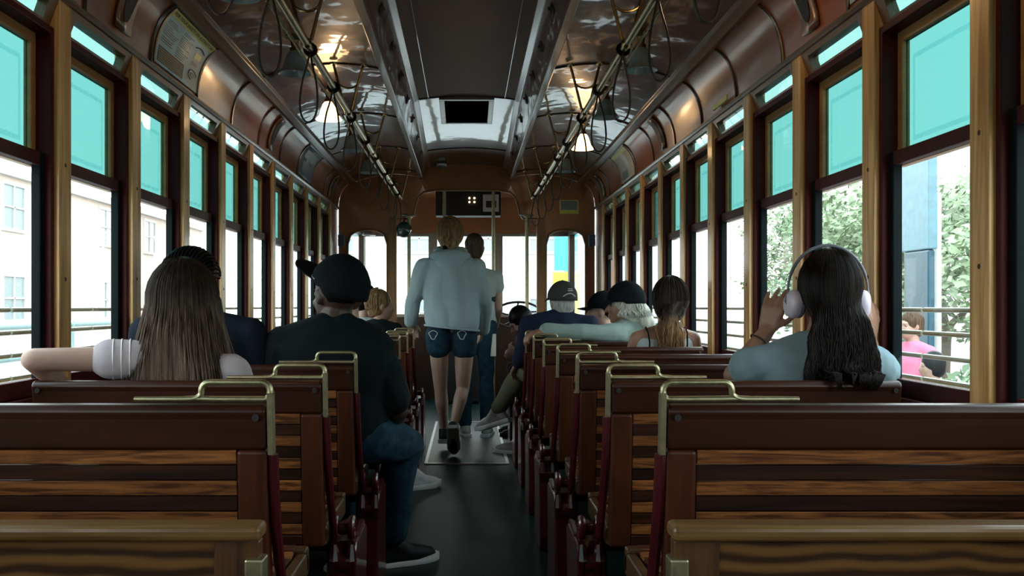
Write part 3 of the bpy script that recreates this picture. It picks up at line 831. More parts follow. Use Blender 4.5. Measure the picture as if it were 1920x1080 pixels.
def poster(s, y0, y1, label, t0=.04, t1=.81, band=True, body='poster_blue'):
    """u runs forward along the car on the left wall (read from the aisle), w up the cove, both 0..1"""
    root = thing('cove_poster', cove_pt(s, .4, (y0 + y1) / 2), label, 'poster')
    def pt(u, w, off):
        y = y0 + (y1 - y0) * (u if s < 0 else 1 - u)
        return cove_pt(s, t0 + (t1 - t0) * w, y, off)
    def patch(mb, u0, u1, w0, w1, off, n=6):
        mb.sheet([[pt(u0 + (u1 - u0) * j / 2, w0 + (w1 - w0) * k / n, off) for k in range(n + 1)] for j in range(3)])
    mb = MB(); patch(mb, 0, 1, 0, 1, .006, 12); mb.obj('sheet', M[body], root, smooth=True, solid=.002)
    for u0, u1, w0, w1 in ((-.015, 0, -.02, 1.02), (1, 1.015, -.02, 1.02)):
        mb = MB(); patch(mb, u0, u1, w0, w1, .008, 10); mb.obj('edge_strip', M['bronze'], root, smooth=True, solid=.006)
    if not band: return root, pt, patch
    mb = MB(); patch(mb, 0, 1, .82, 1, .0078); mb.obj('heading_band', M['poster_yellow'], root, smooth=True)
    hb = [c for c in children(root) if c.name.startswith('heading_band')][0]
    L = y1 - y0; Hh = .30 * (t1 - t0)
    vs, fs = text_mesh('FOR YOUR SAFETY ON A STREETCAR', .05)
    w_ = max(v.x for v in vs) - min(v.x for v in vs); k = .93 / w_
    mb = MB(); mb.mesh([pt(.5 + v.x * k, .91 + v.y * 2.35, .0090) for v in vs], fs); mb.obj('lettering', M['poster_ink'], hb)
    mb = MB(); rnd = random.Random(3)
    for col_, (u0, u1, wt, wb) in enumerate(((.05, .36, .74, .33), (.38, .66, .76, .30))):
        w = wt
        while w > wb:
            patch(mb, u0, u0 + (u1 - u0) * rnd.uniform(.45, 1), w - .014, w, .0078, 1); w -= .034 if rnd.random() > .2 else .055
    w = .27
    patch(mb, .05, .62, .04, .27, .0078, 3)
    mb.obj('print', M['poster_ink'], root)
    mb = MB()
    for k in range(6): patch(mb, .07, .60, .06 + .034 * k, .066 + .034 * k, .0088, 1)
    patch(mb, .76, .90, .50, .62, .0078, 1); mb.obj('highlight', M['poster_yellow'], root)
    mb = MB()
    vs, fs = text_mesh('EXIT', .05); mb.mesh([pt(.82 + v.x * 1.3, .40 + v.y * 1.7, .0088) for v in vs], fs)
    arcs = [pt(.70 + .22 * k / 8, .68 + .05 * math.sin(PI * k / 8), .010) for k in range(9)]; mb.tube(arcs, .0018, n=6)
    ringp = [pt(.82 + .09 * math.cos(a), .22 + .08 * math.sin(a), .010) for a in [2 * PI * q / 18 for q in range(19)]]; mb.tube(ringp[:14], .0015, n=6)
    patch(mb, .79, .86, .19, .25, .0088, 1)
    mb.obj('diagram', M['poster_ink'], root)
    return root, pt, patch
poster(-1, 3.835, 4.440, 'pale safety poster with a yellow heading band, curved into the left cove')
poster(1, 2.53, 3.13, 'pale poster cut by the top edge of the view in the right cove', band=False)
r, pt, patch = poster(-1, 7.115, 7.72, 'dark bluish picture poster in the left cove', band=False, body='poster_photo')
mb = MB(); patch(mb, .12, .88, .55, .85, .008); patch(mb, .2, .6, .15, .45, .008); mb.obj('picture', M['poster_grey'], r, smooth=True)
r, pt, patch = poster(1, 7.115, 7.72, 'cream poster with a yellow top and grey corner block in the right cove', band=False, body='poster_cream')
mb = MB(); patch(mb, 0, 1, .82, 1, .008); mb.obj('heading_band', M['poster_yellow'], r, smooth=True)
mb = MB(); patch(mb, .12, .55, .06, .28, .008); mb.obj('picture', M['poster_grey'], r, smooth=True)
for y, w, lab in ((4.68, .26, 'thin yellowed notice strip stuck on the right cornice'), ):
    o = MB(); o.box((1.190, y - w / 2, 1.998), (1.197, y + w / 2, 2.022)); tag(o.obj('notice_strip', M['poster_yellow']), lab, 'notice')
o = MB(); o.box((.88, YF - .010, 1.93), (1.06, YF - .002, 2.06)); o = tag(o.obj('bulkhead_plate', M['poster_yellow']), 'dull olive notice plate on the bulkhead above the right arched window', 'notice')
mb = MB(); mb.box((.892, YF - .012, 1.965), (1.048, YF - .0102, 2.052)); mb.obj('plate_face', M['poster_grey'], o)

# ------------------------------------------------------------------ front: poles, sign box, mirror, camera, wheel
for u, Y, top, lab in ((767, 9.36, 1.905, 'brass pole left of the platform opening, under the round mirror'), (988, 9.36, 1.905, 'brass pole right of the platform opening'),
                       (833, 9.60, 2.284, 'tall brass pole behind the head of the hooded young woman'), (925, 9.60, 2.284, 'tall brass pole beside the woman in the white top')):
    x = (u - CX) * Y / F
    root = thing('grab_pole', (x, Y, 0), lab, 'pole', 'upright brass poles')
    mb = MB(); mb.cyl((x, Y, .016), (x, Y, top - .012), .0165, n=14); mb.obj('pole', M['brass_worn'], root, smooth=True)
    for z0, z1 in ((.001, .016), (top - .012, top)):
        mb = MB(); mb.cyl((x, Y, z0), (x, Y, z1), .036, n=18); mb.obj('flange', M['brass_worn'], root, smooth=True)
    if top < 2:
        mb = MB(); mb.tube([(x, Y, top - .02), (x - .02, Y + .01, top + .004), (x - .075, Y + .03, top + .012)], .010); mb.tube([(x, Y, top - .02), (x + .02, Y + .01, top + .004), (x + .06, Y + .03, top + .012)], .010); mb.obj('fork', M['steel'], root, smooth=True)

M['led'] = glow('led', (1.0, .74, .40), 5.0)
sb = thing('sign_box', (0.01, 10.1, 2.1), 'black sign box with four lit lamps hanging in the platform arch', 'sign')
mb = MB(); mb.box((-.315, 10.05, 1.972), (.345, 10.28, 2.262)); mb.obj('case', M['black'], sb, bevel=.006)
for dx in (.028, .078):
    for dz in (2.108, 2.148):
        mb = MB(); mb.cyl((dx, 10.036, dz), (dx, 10.05, dz), .0095, n=12); mb.obj('indicator_lamp', M['led'], sb, smooth=True)
M['panel_white'] = plain('panel_white', (.55, .58, .55), .4)
mb = MB(); mb.box((.165, 10.043, 2.012), (.325, 10.05, 2.185)); pnl = mb.obj('display_panel', M['panel_white'], sb, bevel=.003)
mb = MB(); mb.box((.195, 10.040, 2.052), (.298, 10.043, 2.120)); mb.obj('screen', M['black'], pnl)
hb = MB(); hb.cyl((0, 10.15, 2.262), (0, 10.15, 2.286), .02); hb.obj('bracket', M['brass'], sb)

M['dark_glass'] = plain('dark_glass', (.020, .055, .050), .08, coat=1.0, spec=.8)
p = at(757, 430, 9.30)
mr = thing('round_mirror', p, 'round dark green convex mirror mounted by the platform opening', 'mirror')
mb = MB(); mb.ell(p, (.070, .035, .070), nu=24, nv=14); mb.obj('glass', M['dark_glass'], mr, smooth=True)
mb = MB(); mb.tube([p + V((.068 * math.cos(a), .03, .068 * math.sin(a))) for a in [2 * PI * k / 24 for k in range(24)]], .008, closed=True); mb.obj('rim', M['black_iron'], mr, smooth=True)
mb = MB(); mb.cyl(p + V((0, .03, .06)), p + V((0, .11, .105)), .008); mb.obj('bracket', M['black_iron'], mr, smooth=True)
p = at(692, 438, 10.2)
bl = thing('hanging_bell', p, 'small round bell hanging behind the left arched window', 'bell')
mb = MB(); mb.lathe([(.004, .05), (.03, .045), (.055, .015), (.072, -.02), (.060, -.022), (.045, .01), (.02, .035)], p, n=20); mb.obj('body', M['steel'], bl, smooth=True)
mb = MB(); mb.cyl(p + V((0, 0, .048)), V((p.x, p.y, 2.284)), .006); mb.obj('rod', M['black_iron'], bl, smooth=True)
p = V((-.235, 9.30, upper_z(9.30) - .002))
dm = thing('dome_camera', p, 'small white dome camera under the end of the upper ceiling', 'camera')
mb = MB(); mb.cyl(p, p - V((0, 0, .018)), .048, n=20); mb.obj('base', M['panel_white'], dm, smooth=True)
mb = MB(); mb.ell(p - V((0, 0, .018)), (.033, .033, .030)); mb.obj('dome', M['dark_glass'], dm, smooth=True)

wh = thing('brake_wheel', (.55, 10.6, .95), 'black spoked brake wheel on the driver platform', 'wheel')
mb = MB(); c = V((.55, 10.6, .96)); mb.tube([c + V((.26 * math.cos(a), -.02, .14 * math.sin(a))) for a in [2 * PI * k / 28 for k in range(28)]], .013, closed=True); mb.obj('rim', M['black_iron'], wh, smooth=True)
mb = MB()
for k in range(5):
    a = 2 * PI * k / 5 + .3; mb.tube([c, c + V((.13 * math.cos(a + .2), -.03, .07 * math.sin(a + .2))), c + V((.255 * math.cos(a), -.02, .136 * math.sin(a)))], .009)
mb.obj('spoke', M['black_iron'], wh, smooth=True)
mb = MB(); mb.cyl((.55, 10.6, 0), (.55, 10.6, .97), .03, n=14); mb.obj('column', M['black_iron'], wh, smooth=True)
ct = thing('control_stand', (-.05, 10.75, 0), 'dark control stand in the middle of the driver platform', 'control stand')
mb = MB(); mb.box((-.30, 10.70, 0), (.14, 11.02, .98)); mb.obj('cabinet', M['black_iron'], ct, bevel=.03)
mb = MB(); mb.box((-.33, 10.66, .981), (.17, 11.06, 1.01)); mb.obj('top_plate', M['bronze'], ct, bevel=.008)
mb = MB(); mb.tube([(-.08, 10.84, 1.01), (-.08, 10.84, 1.05), (-.2, 10.80, 1.06)], .012); mb.obj('lever', M['brass'], ct, smooth=True)
for x, s_, lab in ((-1.185, -1, 'small blue box at the left end of the bulkhead'), (1.185, 1, 'small blue box at the right end of the bulkhead')):
    M.setdefault('blue_box', plain('blue_box', (.06, .10, .19), .4))
    mb = MB(); a, b = sorted((s_ * 1.150, s_ * 1.21)); mb.box((a, 9.33, 1.62), (b, 9.415, 1.73)); tag(mb.obj('wall_box', M['blue_box'], bevel=.006), lab, 'box')
# ------------------------------------------------------------------ people
SK = {}
def skin(name, c): SK[name] = plain('skin_' + name, c, .5, var=.10, scale=9); return SK[name]
skin('pale', (.40, .265, .215)); skin('fair', (.34, .21, .16)); skin('tan', (.27, .145, .095)); skin('dark', (.040, .022, .015)); skin('brown', (.13, .072, .05))
M['eye'] = plain('eye', (.16, .16, .16), .35)
M['shoe_white'] = plain('shoe_white', (.50, .52, .53), .5); M['shoe_black'] = plain('shoe_black', (.004, .005, .007), .6, spec=.2); M['sole_white'] = plain('sole_white', (.62, .64, .64), .5)
M['shoe_grey'] = plain('shoe_grey', (.26, .30, .29), .5); M['shoe_pink'] = plain('shoe_pink', (.26, .25, .26), .5); M['sock'] = plain('white_sock', (.5, .5, .5), .8)
def cloth(name, c, var=.12): M[name] = plain(name, c, .9, var=var, scale=5, spec=.12); return M[name]
def denim(name, c): M[name] = plain(name, c, .9, var=.35, scale=24, spec=.12, bump=.1); return M[name]

def hairmat(name, root, tip, zsplit=None, zr=.1, rough=.42):
    """strands: fine streaks lengthwise; optional lighter tips below world height zsplit"""
    m, nt, out = newmat(name)
    b = node(nt, 'ShaderNodeBsdfPrincipled', Roughness=rough)
    b.inputs['Specular IOR Level'].default_value = .09
    tc = node(nt, 'ShaderNodeTexCoord'); mp = node(nt, 'ShaderNodeMapping', Scale=(90, 90, 5))
    n = node(nt, 'ShaderNodeTexNoise', Scale=1.0, Detail=3.0)
    nt.links.new(tc.outputs['Object'], mp.inputs['Vector']); nt.links.new(mp.outputs['Vector'], n.inputs['Vector'])
    r = ramp(nt, [(.34, root), (.68, tip)])
    nt.links.new(n.outputs['Fac'], r.inputs['Fac'])
    colr = r.outputs['Color']
    if zsplit is not None:
        sx = node(nt, 'ShaderNodeSeparateXYZ'); nt.links.new(tc.outputs['Object'], sx.inputs[0])
        mr = node(nt, 'ShaderNodeMapRange'); mr.inputs['From Min'].default_value = zsplit[0] + zr; mr.inputs['From Max'].default_value = zsplit[0] - zr
        nt.links.new(sx.outputs['Z'], mr.inputs['Value'])
        mx = node(nt, 'ShaderNodeMix', data_type='RGBA'); nt.links.new(mr.outputs['Result'], mx.inputs['Factor'])
        r2 = ramp(nt, [(.34, zsplit[1]), (.68, zsplit[2])]); nt.links.new(n.outputs['Fac'], r2.inputs['Fac'])
        nt.links.new(colr, mx.inputs['A']); nt.links.new(r2.outputs['Color'], mx.inputs['B']); colr = mx.outputs['Result']
    nt.links.new(colr, b.inputs['Base Color'])
    bp = node(nt, 'ShaderNodeBump', Strength=.5, Distance=.003); nt.links.new(n.outputs['Fac'], bp.inputs['Height']); nt.links.new(bp.outputs['Normal'], b.inputs['Normal'])
    nt.links.new(b.outputs['BSDF'], out.inputs['Surface'])
    return m

def frame(face, up=(0, 0, 1)):
    u = V(up).normalized(); f = V(face); f = (f - u * f.dot(u)).normalized(); r = f.cross(u)
    return r, f, u
def rotm(r, f, u): return Matrix((r, f, u)).transposed()

def head_vol(mb, c, fr, k=1.0):
    r, f, u = fr; R = rotm(*fr); c = V(c)
    E = lambda dr, df, du, rad: mb.ell(c + (r * dr + f * df + u * du) * k, [x * k for x in rad], R)
    E(0, -.012, .022, (.074, .094, .096)); E(0, .018, -.028, (.064, .076, .080)); E(0, .050, -.088, (.034, .034, .026))
    E(0, .035, -.070, (.050, .045, .040))
    E(0, .080, .018, (.050, .014, .010)); E(0, .086, -.062, (.022, .012, .008)); E(0, .084, -.074, (.019, .012, .007))
    mb.cap(c + (f * .086 + u * .004) * k, .008 * k, c + (f * .108 - u * .036) * k, .0125 * k, 8)
    for s in (-1, 1):
        E(s * .074, -.008, -.012, (.009, .018, .030)); E(s * .078, -.002, .004, (.008, .014, .014)); E(s * .037, .070, -.032, (.018, .016, .016))

def torso_rings(J, t=0.0, top=1.0, k=1.0, low=0.0, belly=0.0, n=24):
    Pv, N, rv = J['P'], J['N'], J['rv']; up = (N - Pv); L = up.length; up = up / L
    fv = up.cross(rv).normalized(); 
    if fv.dot(J['fv']) < 0: fv = -fv
    sw = J['sw']
    rows = [(-.10, .150 * k, .105 * k, .02), (-.02, .168 * k, .120 * k, .015), (.14, .155 * k, .112 * k + belly, .02), (.32, .148 * k, .108 * k + belly * .7, .015),
            (.52, .160 * k, .112 * k, .0), (.70, .172 * k + .02 * (sw / .2 - 1), .112 * k, -.005), (.84, max(.15, sw * .86), .092 * k, -.008), (.93, sw * .66, .074 * k, -.006), (1.0, sw * .36, .060 * k, .0), (1.05, .054 * k, .054 * k, .008)]
    R = []
    for h, rx, ry, df in rows:
        if h < low: continue
        c = Pv + up * (L * h) + fv * df
        R.append([c + rv * (rx + t) * math.cos(a) + fv * (ry + t) * math.sin(a) for a in [2 * PI * i / n for i in range(n)]])
    return R

def arm_vol(mb, J, side, t=0.0, frac=2.0, k=1.0, flare=0.0):
    """upper arm = 0..1, forearm = 1..2"""
    sh, el, wr = J['sh' + side], J['el' + side], J['wr' + side]
    ra, rb, rc, rd = .050 * k, .041 * k, .038 * k, .026 * k
    mb.cap(sh, .052 * k + t, sh.lerp(el, .25), ra + t)
    if frac <= 1.0:
        e = sh.lerp(el, frac); mb.cap(sh, ra + t, e, ra + (rb - ra) * frac + t + flare); return
    mb.cap(sh, ra + t, el, rb + t)
    f = frac - 1.0; m = el.lerp(wr, .3 * min(1, f / .3 if f < .3 else 1))
    mb.cap(el, rb * .98 + t, m, rc * 1.06 + t)
    mb.cap(m, rc * 1.06 + t, el.lerp(wr, f), rc * 1.06 + (rd - rc) * f + t + flare)

def leg_vol(mb, J, side, t=0.0, frac=2.0, k=1.0, flare=0.0):
    hp, kn, an = J['hp' + side], J['kn' + side], J['an' + side]
    ra, rb, rc, rd = .086 * k, .058 * k, .056 * k, .036 * k
    if frac <= 1.0:
        mb.cap(hp, ra + t, hp.lerp(kn, frac), ra + (rb - ra) * frac + t + flare); return
    mb.cap(hp, ra + t, hp.lerp(kn, .5), (ra + rb) / 2 + .004 + t); mb.cap(hp.lerp(kn, .5), (ra + rb) / 2 + .004 + t, kn, rb + t)
    f = frac - 1.0
    back = J.get('calf', -J['fv']) * .012
    m = kn.lerp(an, .32) + back
    mb.cap(kn, rb * .95 + t, m, rc * 1.04 + t); mb.cap(m, rc * 1.04 + t, kn.lerp(an, f), rc + (rd - rc) * f + t + flare)

def foot_vol(mb, an, d, t=0.0, k=1.0, up=(0, 0, 1)):
    d = V(d).normalized(); u = V(up); u = (u - d * u.dot(d)).normalized(); an = V(an)
    b = an - u * .055 * k
    mb.cap(an, .034 * k + t, b - d * .035 * k, .032 * k + t); mb.cap(an, .034 * k + t, b + d * .08 * k - u * .005, .034 * k + t)
    mb.cap(b - d * .035 * k, .030 * k + t, b + d * .10 * k - u * .004, .036 * k + t)
    mb.cap(b + d * .10 * k - u * .004, .036 * k + t, b + d * .16 * k - u * .012, .026 * k + t)

def sole(an, d, k, name, mat, parent, up=(0, 0, 1), th=.022, t=.012):
    d = V(d).normalized(); u = V(up); u = (u - d * u.dot(d)).normalized(); r = d.cross(u); an = V(an)
    prof = [(-.085, .030), (-.07, .042), (0, .038), (.08, .047), (.14, .046), (.185, .030), (.205, .012)]
    ring_ = [(a, w) for a, w in prof] + [(a, -w) for a, w in reversed(prof)]
    h0 = -.055 * k - .034 * k - t
    mb = MB()
    mk = lambda z, g: [an + d * (a * k) + r * (w * (k + g)) + u * (z + (.012 if a > .17 else 0)) for a, w in ring_]
    mb.loft([mk(h0 - .004, -.05), mk(h0, .02), mk(h0 + th, .06), mk(h0 + th + .006, 0)])
    return mb.obj(name, mat, parent, smooth=True, angle=50)

def hand_vol(mb, wrist, d, palm, thumb, curl=.6, k=1.0, spread=.05):
    """palm and five bent fingers: d points along the hand, palm is the way the palm faces, thumb the side it leaves on"""
    w = V(wrist); d = V(d).normalized(); n = V(palm); n = (n - d * n.dot(d)).normalized(); s = d.cross(n)
    if s.dot(V(thumb)) < 0: s = -s
    L = (.072, .080, .075, .058)
    for i in range(4):
        o = (1.5 - i)
        a = w + (d * .012 + s * o * .011) * k; b = w + (d * (.086 - .004 * abs(o - .5)) + s * o * .0205) * k
        mb.cap(a, .0145 * k, b, .0112 * k, 10)
        dd = (d + s * o * spread).normalized(); p = b; ang = 0
        for q, (f_, c_) in enumerate(((.46, .55), (.31, .85), (.23, .55))):
            ang += curl * c_; e = dd * math.cos(ang) + n * math.sin(ang)
            p2 = p + e * L[i] * f_ * k; mb.cap(p, (.0098 - .0009 * q) * k, p2, (.0090 - .0009 * q) * k, 10); p = p2
    b = w + (d * .028 + s * .026) * k; mb.cap(w + (d * .012 + s * .010) * k, .014 * k, b, .013 * k, 10)
    e = (d * .62 + s * .70 + n * .35).normalized(); p2 = b + e * .036 * k; mb.cap(b, .0125 * k, p2, .0105 * k, 10)
    e = (d * .85 + s * .35 + n * (.3 + .4 * curl)).normalized(); mb.cap(p2, .0105 * k, p2 + e * .030 * k, .0085 * k, 10)

def sit(hx, hy, sw=.19, neck=None, head=None, face=(0, 1, 0), k=1.0, seat=.486, turn=0.0, headk=1.0):
    c, s_ = math.cos(turn), math.sin(turn)
    rv = V((c, s_, 0)); fv = V((-s_, c, 0))
    P = V((hx, hy + .03, seat + .098 * k))
    N = V(neck) if neck is not None else P + V((0, -.02, .46 * k))
    J = dict(P=P, N=N, rv=rv, fv=fv, sw=sw, head=V(head) if head is not None else N + V((0, .02, .16)), face=V(face), k=k, hk=headk)
    for nm, q in (('L', -1), ('R', 1)):
        J['sh' + nm] = N + rv * (q * (sw - .035)) - V((0, 0, .062 * k)) 
        J['el' + nm] = J['sh' + nm] + rv * (q * .06) + fv * .07 + V((0, 0, -.26 * k))
        J['wr' + nm] = J['el' + nm] - rv * (q * .10) + fv * .21 + V((0, 0, -.02))
        J['hp' + nm] = P + rv * (q * .088 * k) - V((0, 0, .012))
        J['kn' + nm] = J['hp' + nm] + rv * (q * .05) + fv * .40 * k
        J['kn' + nm].z = seat + .075
        J['an' + nm] = V((J['kn' + nm].x, J['kn' + nm].y, .09)) + fv * .02
        J['ft' + nm] = fv.copy()
        J['hd' + nm] = None
    return J

def person(J, label, skn, vox=.008, hands=True, eyes=True, group=None, base_z=0.0, group_loc=None):
    k = J['k']; loc = V((J['P'].x, J['P'].y, base_z))
    root = thing('person', loc, label, 'person', group)
    mb = MB()
    fr = frame(J['face'], J.get('up', (0, 0, 1))); hc = J['head']
    head_vol(mb, hc, fr, J['hk'])
    mb.cap(J['N'] - V((0, 0, .03)), .058 * k, hc - fr[2] * .06 - fr[1] * .012, .052 * k)
    mb.loft(torso_rings(J, -.008, k=k))
    for sd in 'LR': mb.cap(J['N'] + (J['sh' + sd] - J['N']) * .15 - V((0, 0, .015)), .050 * k, J['sh' + sd], .046 * k)
    for sd, q in (('L', -1), ('R', 1)):
        arm_vol(mb, J, sd, -.003, 2.0, k * .97); leg_vol(mb, J, sd, -.006, 2.0, k)
        foot_vol(mb, J['an' + sd], J['ft' + sd], -.004, k, J.get('fu' + sd, (0, 0, 1)))
        h = J['hd' + sd]
        if h is None:
            d = (J['wr' + sd] - J['el' + sd]).normalized(); hand_vol(mb, J['wr' + sd], d, (0, .2, -1), -J['rv'] * q, .5, k)
        else: hand_vol(mb, J['wr' + sd], h['d'], h['palm'], h['thumb'], h.get('curl', .6), k * h.get('k', 1), h.get('spread', .05))
    voxel(mb, 'body', skn, root, vox, 3, 0)
    if eyes:
        for s in (-1, 1):
            c = hc + (fr[0] * s * .031 + fr[1] * .0755 + fr[2] * .000) * J['hk']
            e = MB(); e.ell(c, [x * J['hk'] for x in (.013, .008, .008)], rotm(*fr)); e.mi = 1; e.ell(c + fr[1] * .0055 * J['hk'], [x * J['hk'] for x in (.0055, .0035, .0055)], rotm(*fr))
            e.obj('eye', [M['eye'], M['knot']], root, smooth=True)
    return root, fr

def shirt(J, root, mat, sleeve=.55, t=.012, name='shirt', vox=.008, low=-.05, flare=.006, wrinkle=.010, belly=0.0, hood=False, extra=None, wf=9, mats=None, smooth=4):
    mb = MB(); mb.loft(torso_rings(J, t, k=J['k'], low=low, belly=belly))
    if sleeve:
        for sd in 'LR': mb.cap(J['N'] + (J['sh' + sd] - J['N']) * .15 - V((0, 0, .020)), .052 * J['k'] + t, J['sh' + sd], .046 * J['k'] + t)
        for sd in 'LR': arm_vol(mb, J, sd, t - .002, sleeve, J['k'], flare)
    if extra: extra(mb)
    return voxel(mb, name, mats or mat, root, vox, smooth, wrinkle, wf)

def trousers(J, root, mat, frac=1.93, t=.010, name='trousers', vox=.009, flare=.008, wrinkle=.008, wf=8):
    mb = MB(); R = torso_rings(J, t, k=J['k'])[:3]; mb.loft(R)
    for sd in 'LR': leg_vol(mb, J, sd, t, frac, J['k'], flare)
    return voxel(mb, name, mat, root, vox, 4, wrinkle, wf)

def shoes(J, root, mat, solemat, name='shoe'):
    for sd in 'LR':
        mb = MB(); foot_vol(mb, J['an' + sd], J['ft' + sd], .009, J['k'], J.get('fu' + sd, (0, 0, 1)))
        o = voxel(mb, name, mat, root, .006, 4)
        sole(J['an' + sd], J['ft' + sd], J['k'], 'sole', solemat, o, J.get('fu' + sd, (0, 0, 1)), t=.006)

def skull_hair(mb, hc, fr, k=1.0, t=.012, nape=-.075, full=True):
    r, f, u = fr; R = rotm(*fr)
    E = lambda dr, df, du, rad: mb.ell(hc + (r * dr + f * df + u * du) * k, [x * k for x in rad], R)
    E(0, -.020, .030, (.074 + t, .090 + t, .094 + t))
    if full:
        E(0, -.038, -.02, (.070 + t, .066 + t, .075 + t)); E(0, -.050, nape + .02, (.052 + t, .045 + t, .045))

def strands(hc, fr, k, N, length, rad=1.12, spread=.05, wave=.008, wfreq=11, width=.0026, azr=(-180, 180), skip=52, seed=1, drop=None, pinch=None, start=8):
    """locks lying from the crown over the head and hanging down; azimuth 0 is the face"""
    rnd = random.Random(seed); r, f, u = fr; mb = MB()
    for i in range(N):
        az = rnd.uniform(*azr)
        if abs(((az + 180) % 360) - 180) < skip: continue
        a = math.radians(az); dirv = r * math.sin(a) + f * math.cos(a)
        rr = rad + rnd.uniform(-.02, .05)
        C = hc + (u * .026 - f * .018) * k
        ax = math.sqrt((.080 * math.sin(a)) ** 2 + (.098 * math.cos(a)) ** 2) * rr * k; az_ = .100 * rr * k
        pts = []
        for q in range(7):
            th = math.radians(start + (96 - start) * q / 6) 
            pts.append(C + dirv * ax * math.sin(th) + u * az_ * math.cos(th))
        L = length * rnd.uniform(.86, 1.04); ph = rnd.uniform(0, 6.3); n = 12
        s0 = pts[-1]; out = V((dirv.x, dirv.y, 0)) * spread * rnd.uniform(.5, 1.3)
        side = V((-dirv.y, dirv.x, 0))
        for q in range(1, n + 1):
            t = q / n
            p = s0 - V((0, 0, L * t)) + out * t + (side * math.sin(ph + wfreq * t) + dirv * math.cos(ph * 1.7 + wfreq * .8 * t)) * wave * t
            if pinch is not None:
                c, strength, zc, zr = pinch
                w = strength * math.exp(-((p.z - zc) / zr) ** 2); p = p.lerp(V((c[0], c[1], p.z)), w)
            if drop is not None: p = drop(p, t)
            pts.append(p)
        w = width * rnd.uniform(.7, 1.5)
        mb.tube(pts, [w * .8] * 4 + [w] * (len(pts) - 6) + [w * .7, w * .35], n=5)
    return mb

def gather(hc, fr, k, pb, t, p, rad=(.097, .120, .114)):
    """a lock drawn round the outside of the skull to the tie at pb"""
    q = p.lerp(pb, t); r, f, u = fr; C = hc + (u * .026 - f * .018) * k; d = q - C
    e = V((d.dot(r) / (rad[0] * k), d.dot(f) / (rad[1] * k), d.dot(u) / (rad[2] * k)))
    if 1e-3 < e.length < 1.0: q = C + d / e.length
    return q
def cap_hat(root, hc, fr, k, mat, brim_dir=None, t=.016, name='cap', tilt=0, band=None, brim_len=.075, lift=0.0):
    """baseball cap: panelled crown, curved brim, button, strap opening behind"""
    r, f, u = fr
    C = hc + (u * .030 - f * .014) * k
    rx, ry, rz = (.078 + t) * k, (.096 + t) * k, (.098 + t) * k
    mb = MB(); rows = []
    for q in range(0, 11):
        th = math.radians(4 + 92 * q / 10); ringp = []
        for j in range(36):
            a = 2 * PI * j / 36; seam = 1 - .012 * (abs(math.sin(3 * a)) < .09)
            bulge = 1.03 if q > 6 else 1.0
            ringp.append(C + (r * rx * math.sin(th) * math.cos(a) * bulge + f * ry * math.sin(th) * math.sin(a) * bulge + u * rz * math.cos(th) * .98) * seam - u * (.012 * k if (q >= 9 and math.sin(a) < 0) else 0))
        rows.append(ringp)
    mb.loft(rows, cap=False)
    mb.mesh(rows[0], [tuple(range(36))])
    cap_o = mb.obj(name, mat, root, smooth=True, solid=.004, angle=70)
    mb = MB(); rows = []
    for q in range(7):
        e = q / 6; row = []
        for j in range(17):
            a = math.radians(-62 + 124 * j / 16)
            base = C + r * rx * 1.0 * math.sin(a) + f * ry * math.cos(a) - u * .002
            L = brim_len * math.cos(a * .95) ** .6 * k
            p = base + f * L * e + u * lift * e - u * (.012 * e * k + .35 * (math.sin(a) ** 2) * .05 * k * e)
            row.append(p)
        rows.append(row)
    mb.sheet(rows); mb.obj('brim', band or mat, cap_o, smooth=True, solid=.005, angle=70)
    mb = MB(); mb.ell(C + u * rz * .985, (.007, .007, .004)); mb.obj('button', band or mat, cap_o, smooth=True)
    return cap_o, C, (rx, ry, rz)
# ------------------------------------------------------------------ the passengers
hairmat_girl = hairmat('hair_light_brown', (.010, .007, .0055), (.035, .025, .020), zsplit=(1.045, (.035, .024, .018), (.17, .12, .095)), zr=.06, rough=.42)
hair_black = hairmat('hair_black', (.002, .002, .0025), (.008, .007, .0075), rough=.35)
hair_dark = hairmat('hair_dark_brown', (.0025, .002, .002), (.013, .009, .0075), rough=.36)
hair_tips = hairmat('hair_light_tips', (.008, .006, .005), (.03, .02, .014), zsplit=(.975, (.09, .045, .018), (.28, .17, .085)), zr=.04)
hair_blond = hairmat('hair_dark_blond', (.09, .055, .025), (.30, .20, .10))
hair_white = hairmat('hair_white', (.36, .38, .33), (.62, .64, .58), rough=.5)
hair_grey = hairmat('hair_grey', (.20, .21, .20), (.42, .43, .42), rough=.55)
hair_brown = hairmat('hair_brown', (.03, .018, .010), (.10, .065, .04))

cloth('tee_white', (.42,.39,.43)); cloth('tee_black', (.0045, .0085, .011)); cloth('navy', (.011, .017, .038)); cloth('tee_navy', (.006, .010, .018))
cloth('hoodie_grey', (.25, .335, .365), .08); cloth('tee_blue_grey', (.18, .265, .30), .08); cloth('mint_grey', (.22, .30, .285), .07); cloth('khaki', (.10,.105,.065))
cloth('white_top', (.36,.42,.43), .05); cloth('maroon', (.018,.004,.008)); cloth('black_cloth', (.0035,.004,.005)); cloth('blue_tee', (.015,.07,.16)); cloth('pink_tee', (.55, .16, .26))
cloth('cap_black', (.0035, .006, .009)); cloth('cap_grey', (.040, .043, .041)); cloth('stripe_white', (.72, .70, .72), .03); cloth('logo_white', (.45, .47, .46)); cloth('towel', (.6, .62, .56))
denim('jeans_blue', (.012, .036, .056)); denim('shorts_blue', (.012, .036, .056)); denim('jeans_dark', (.008, .014, .022))

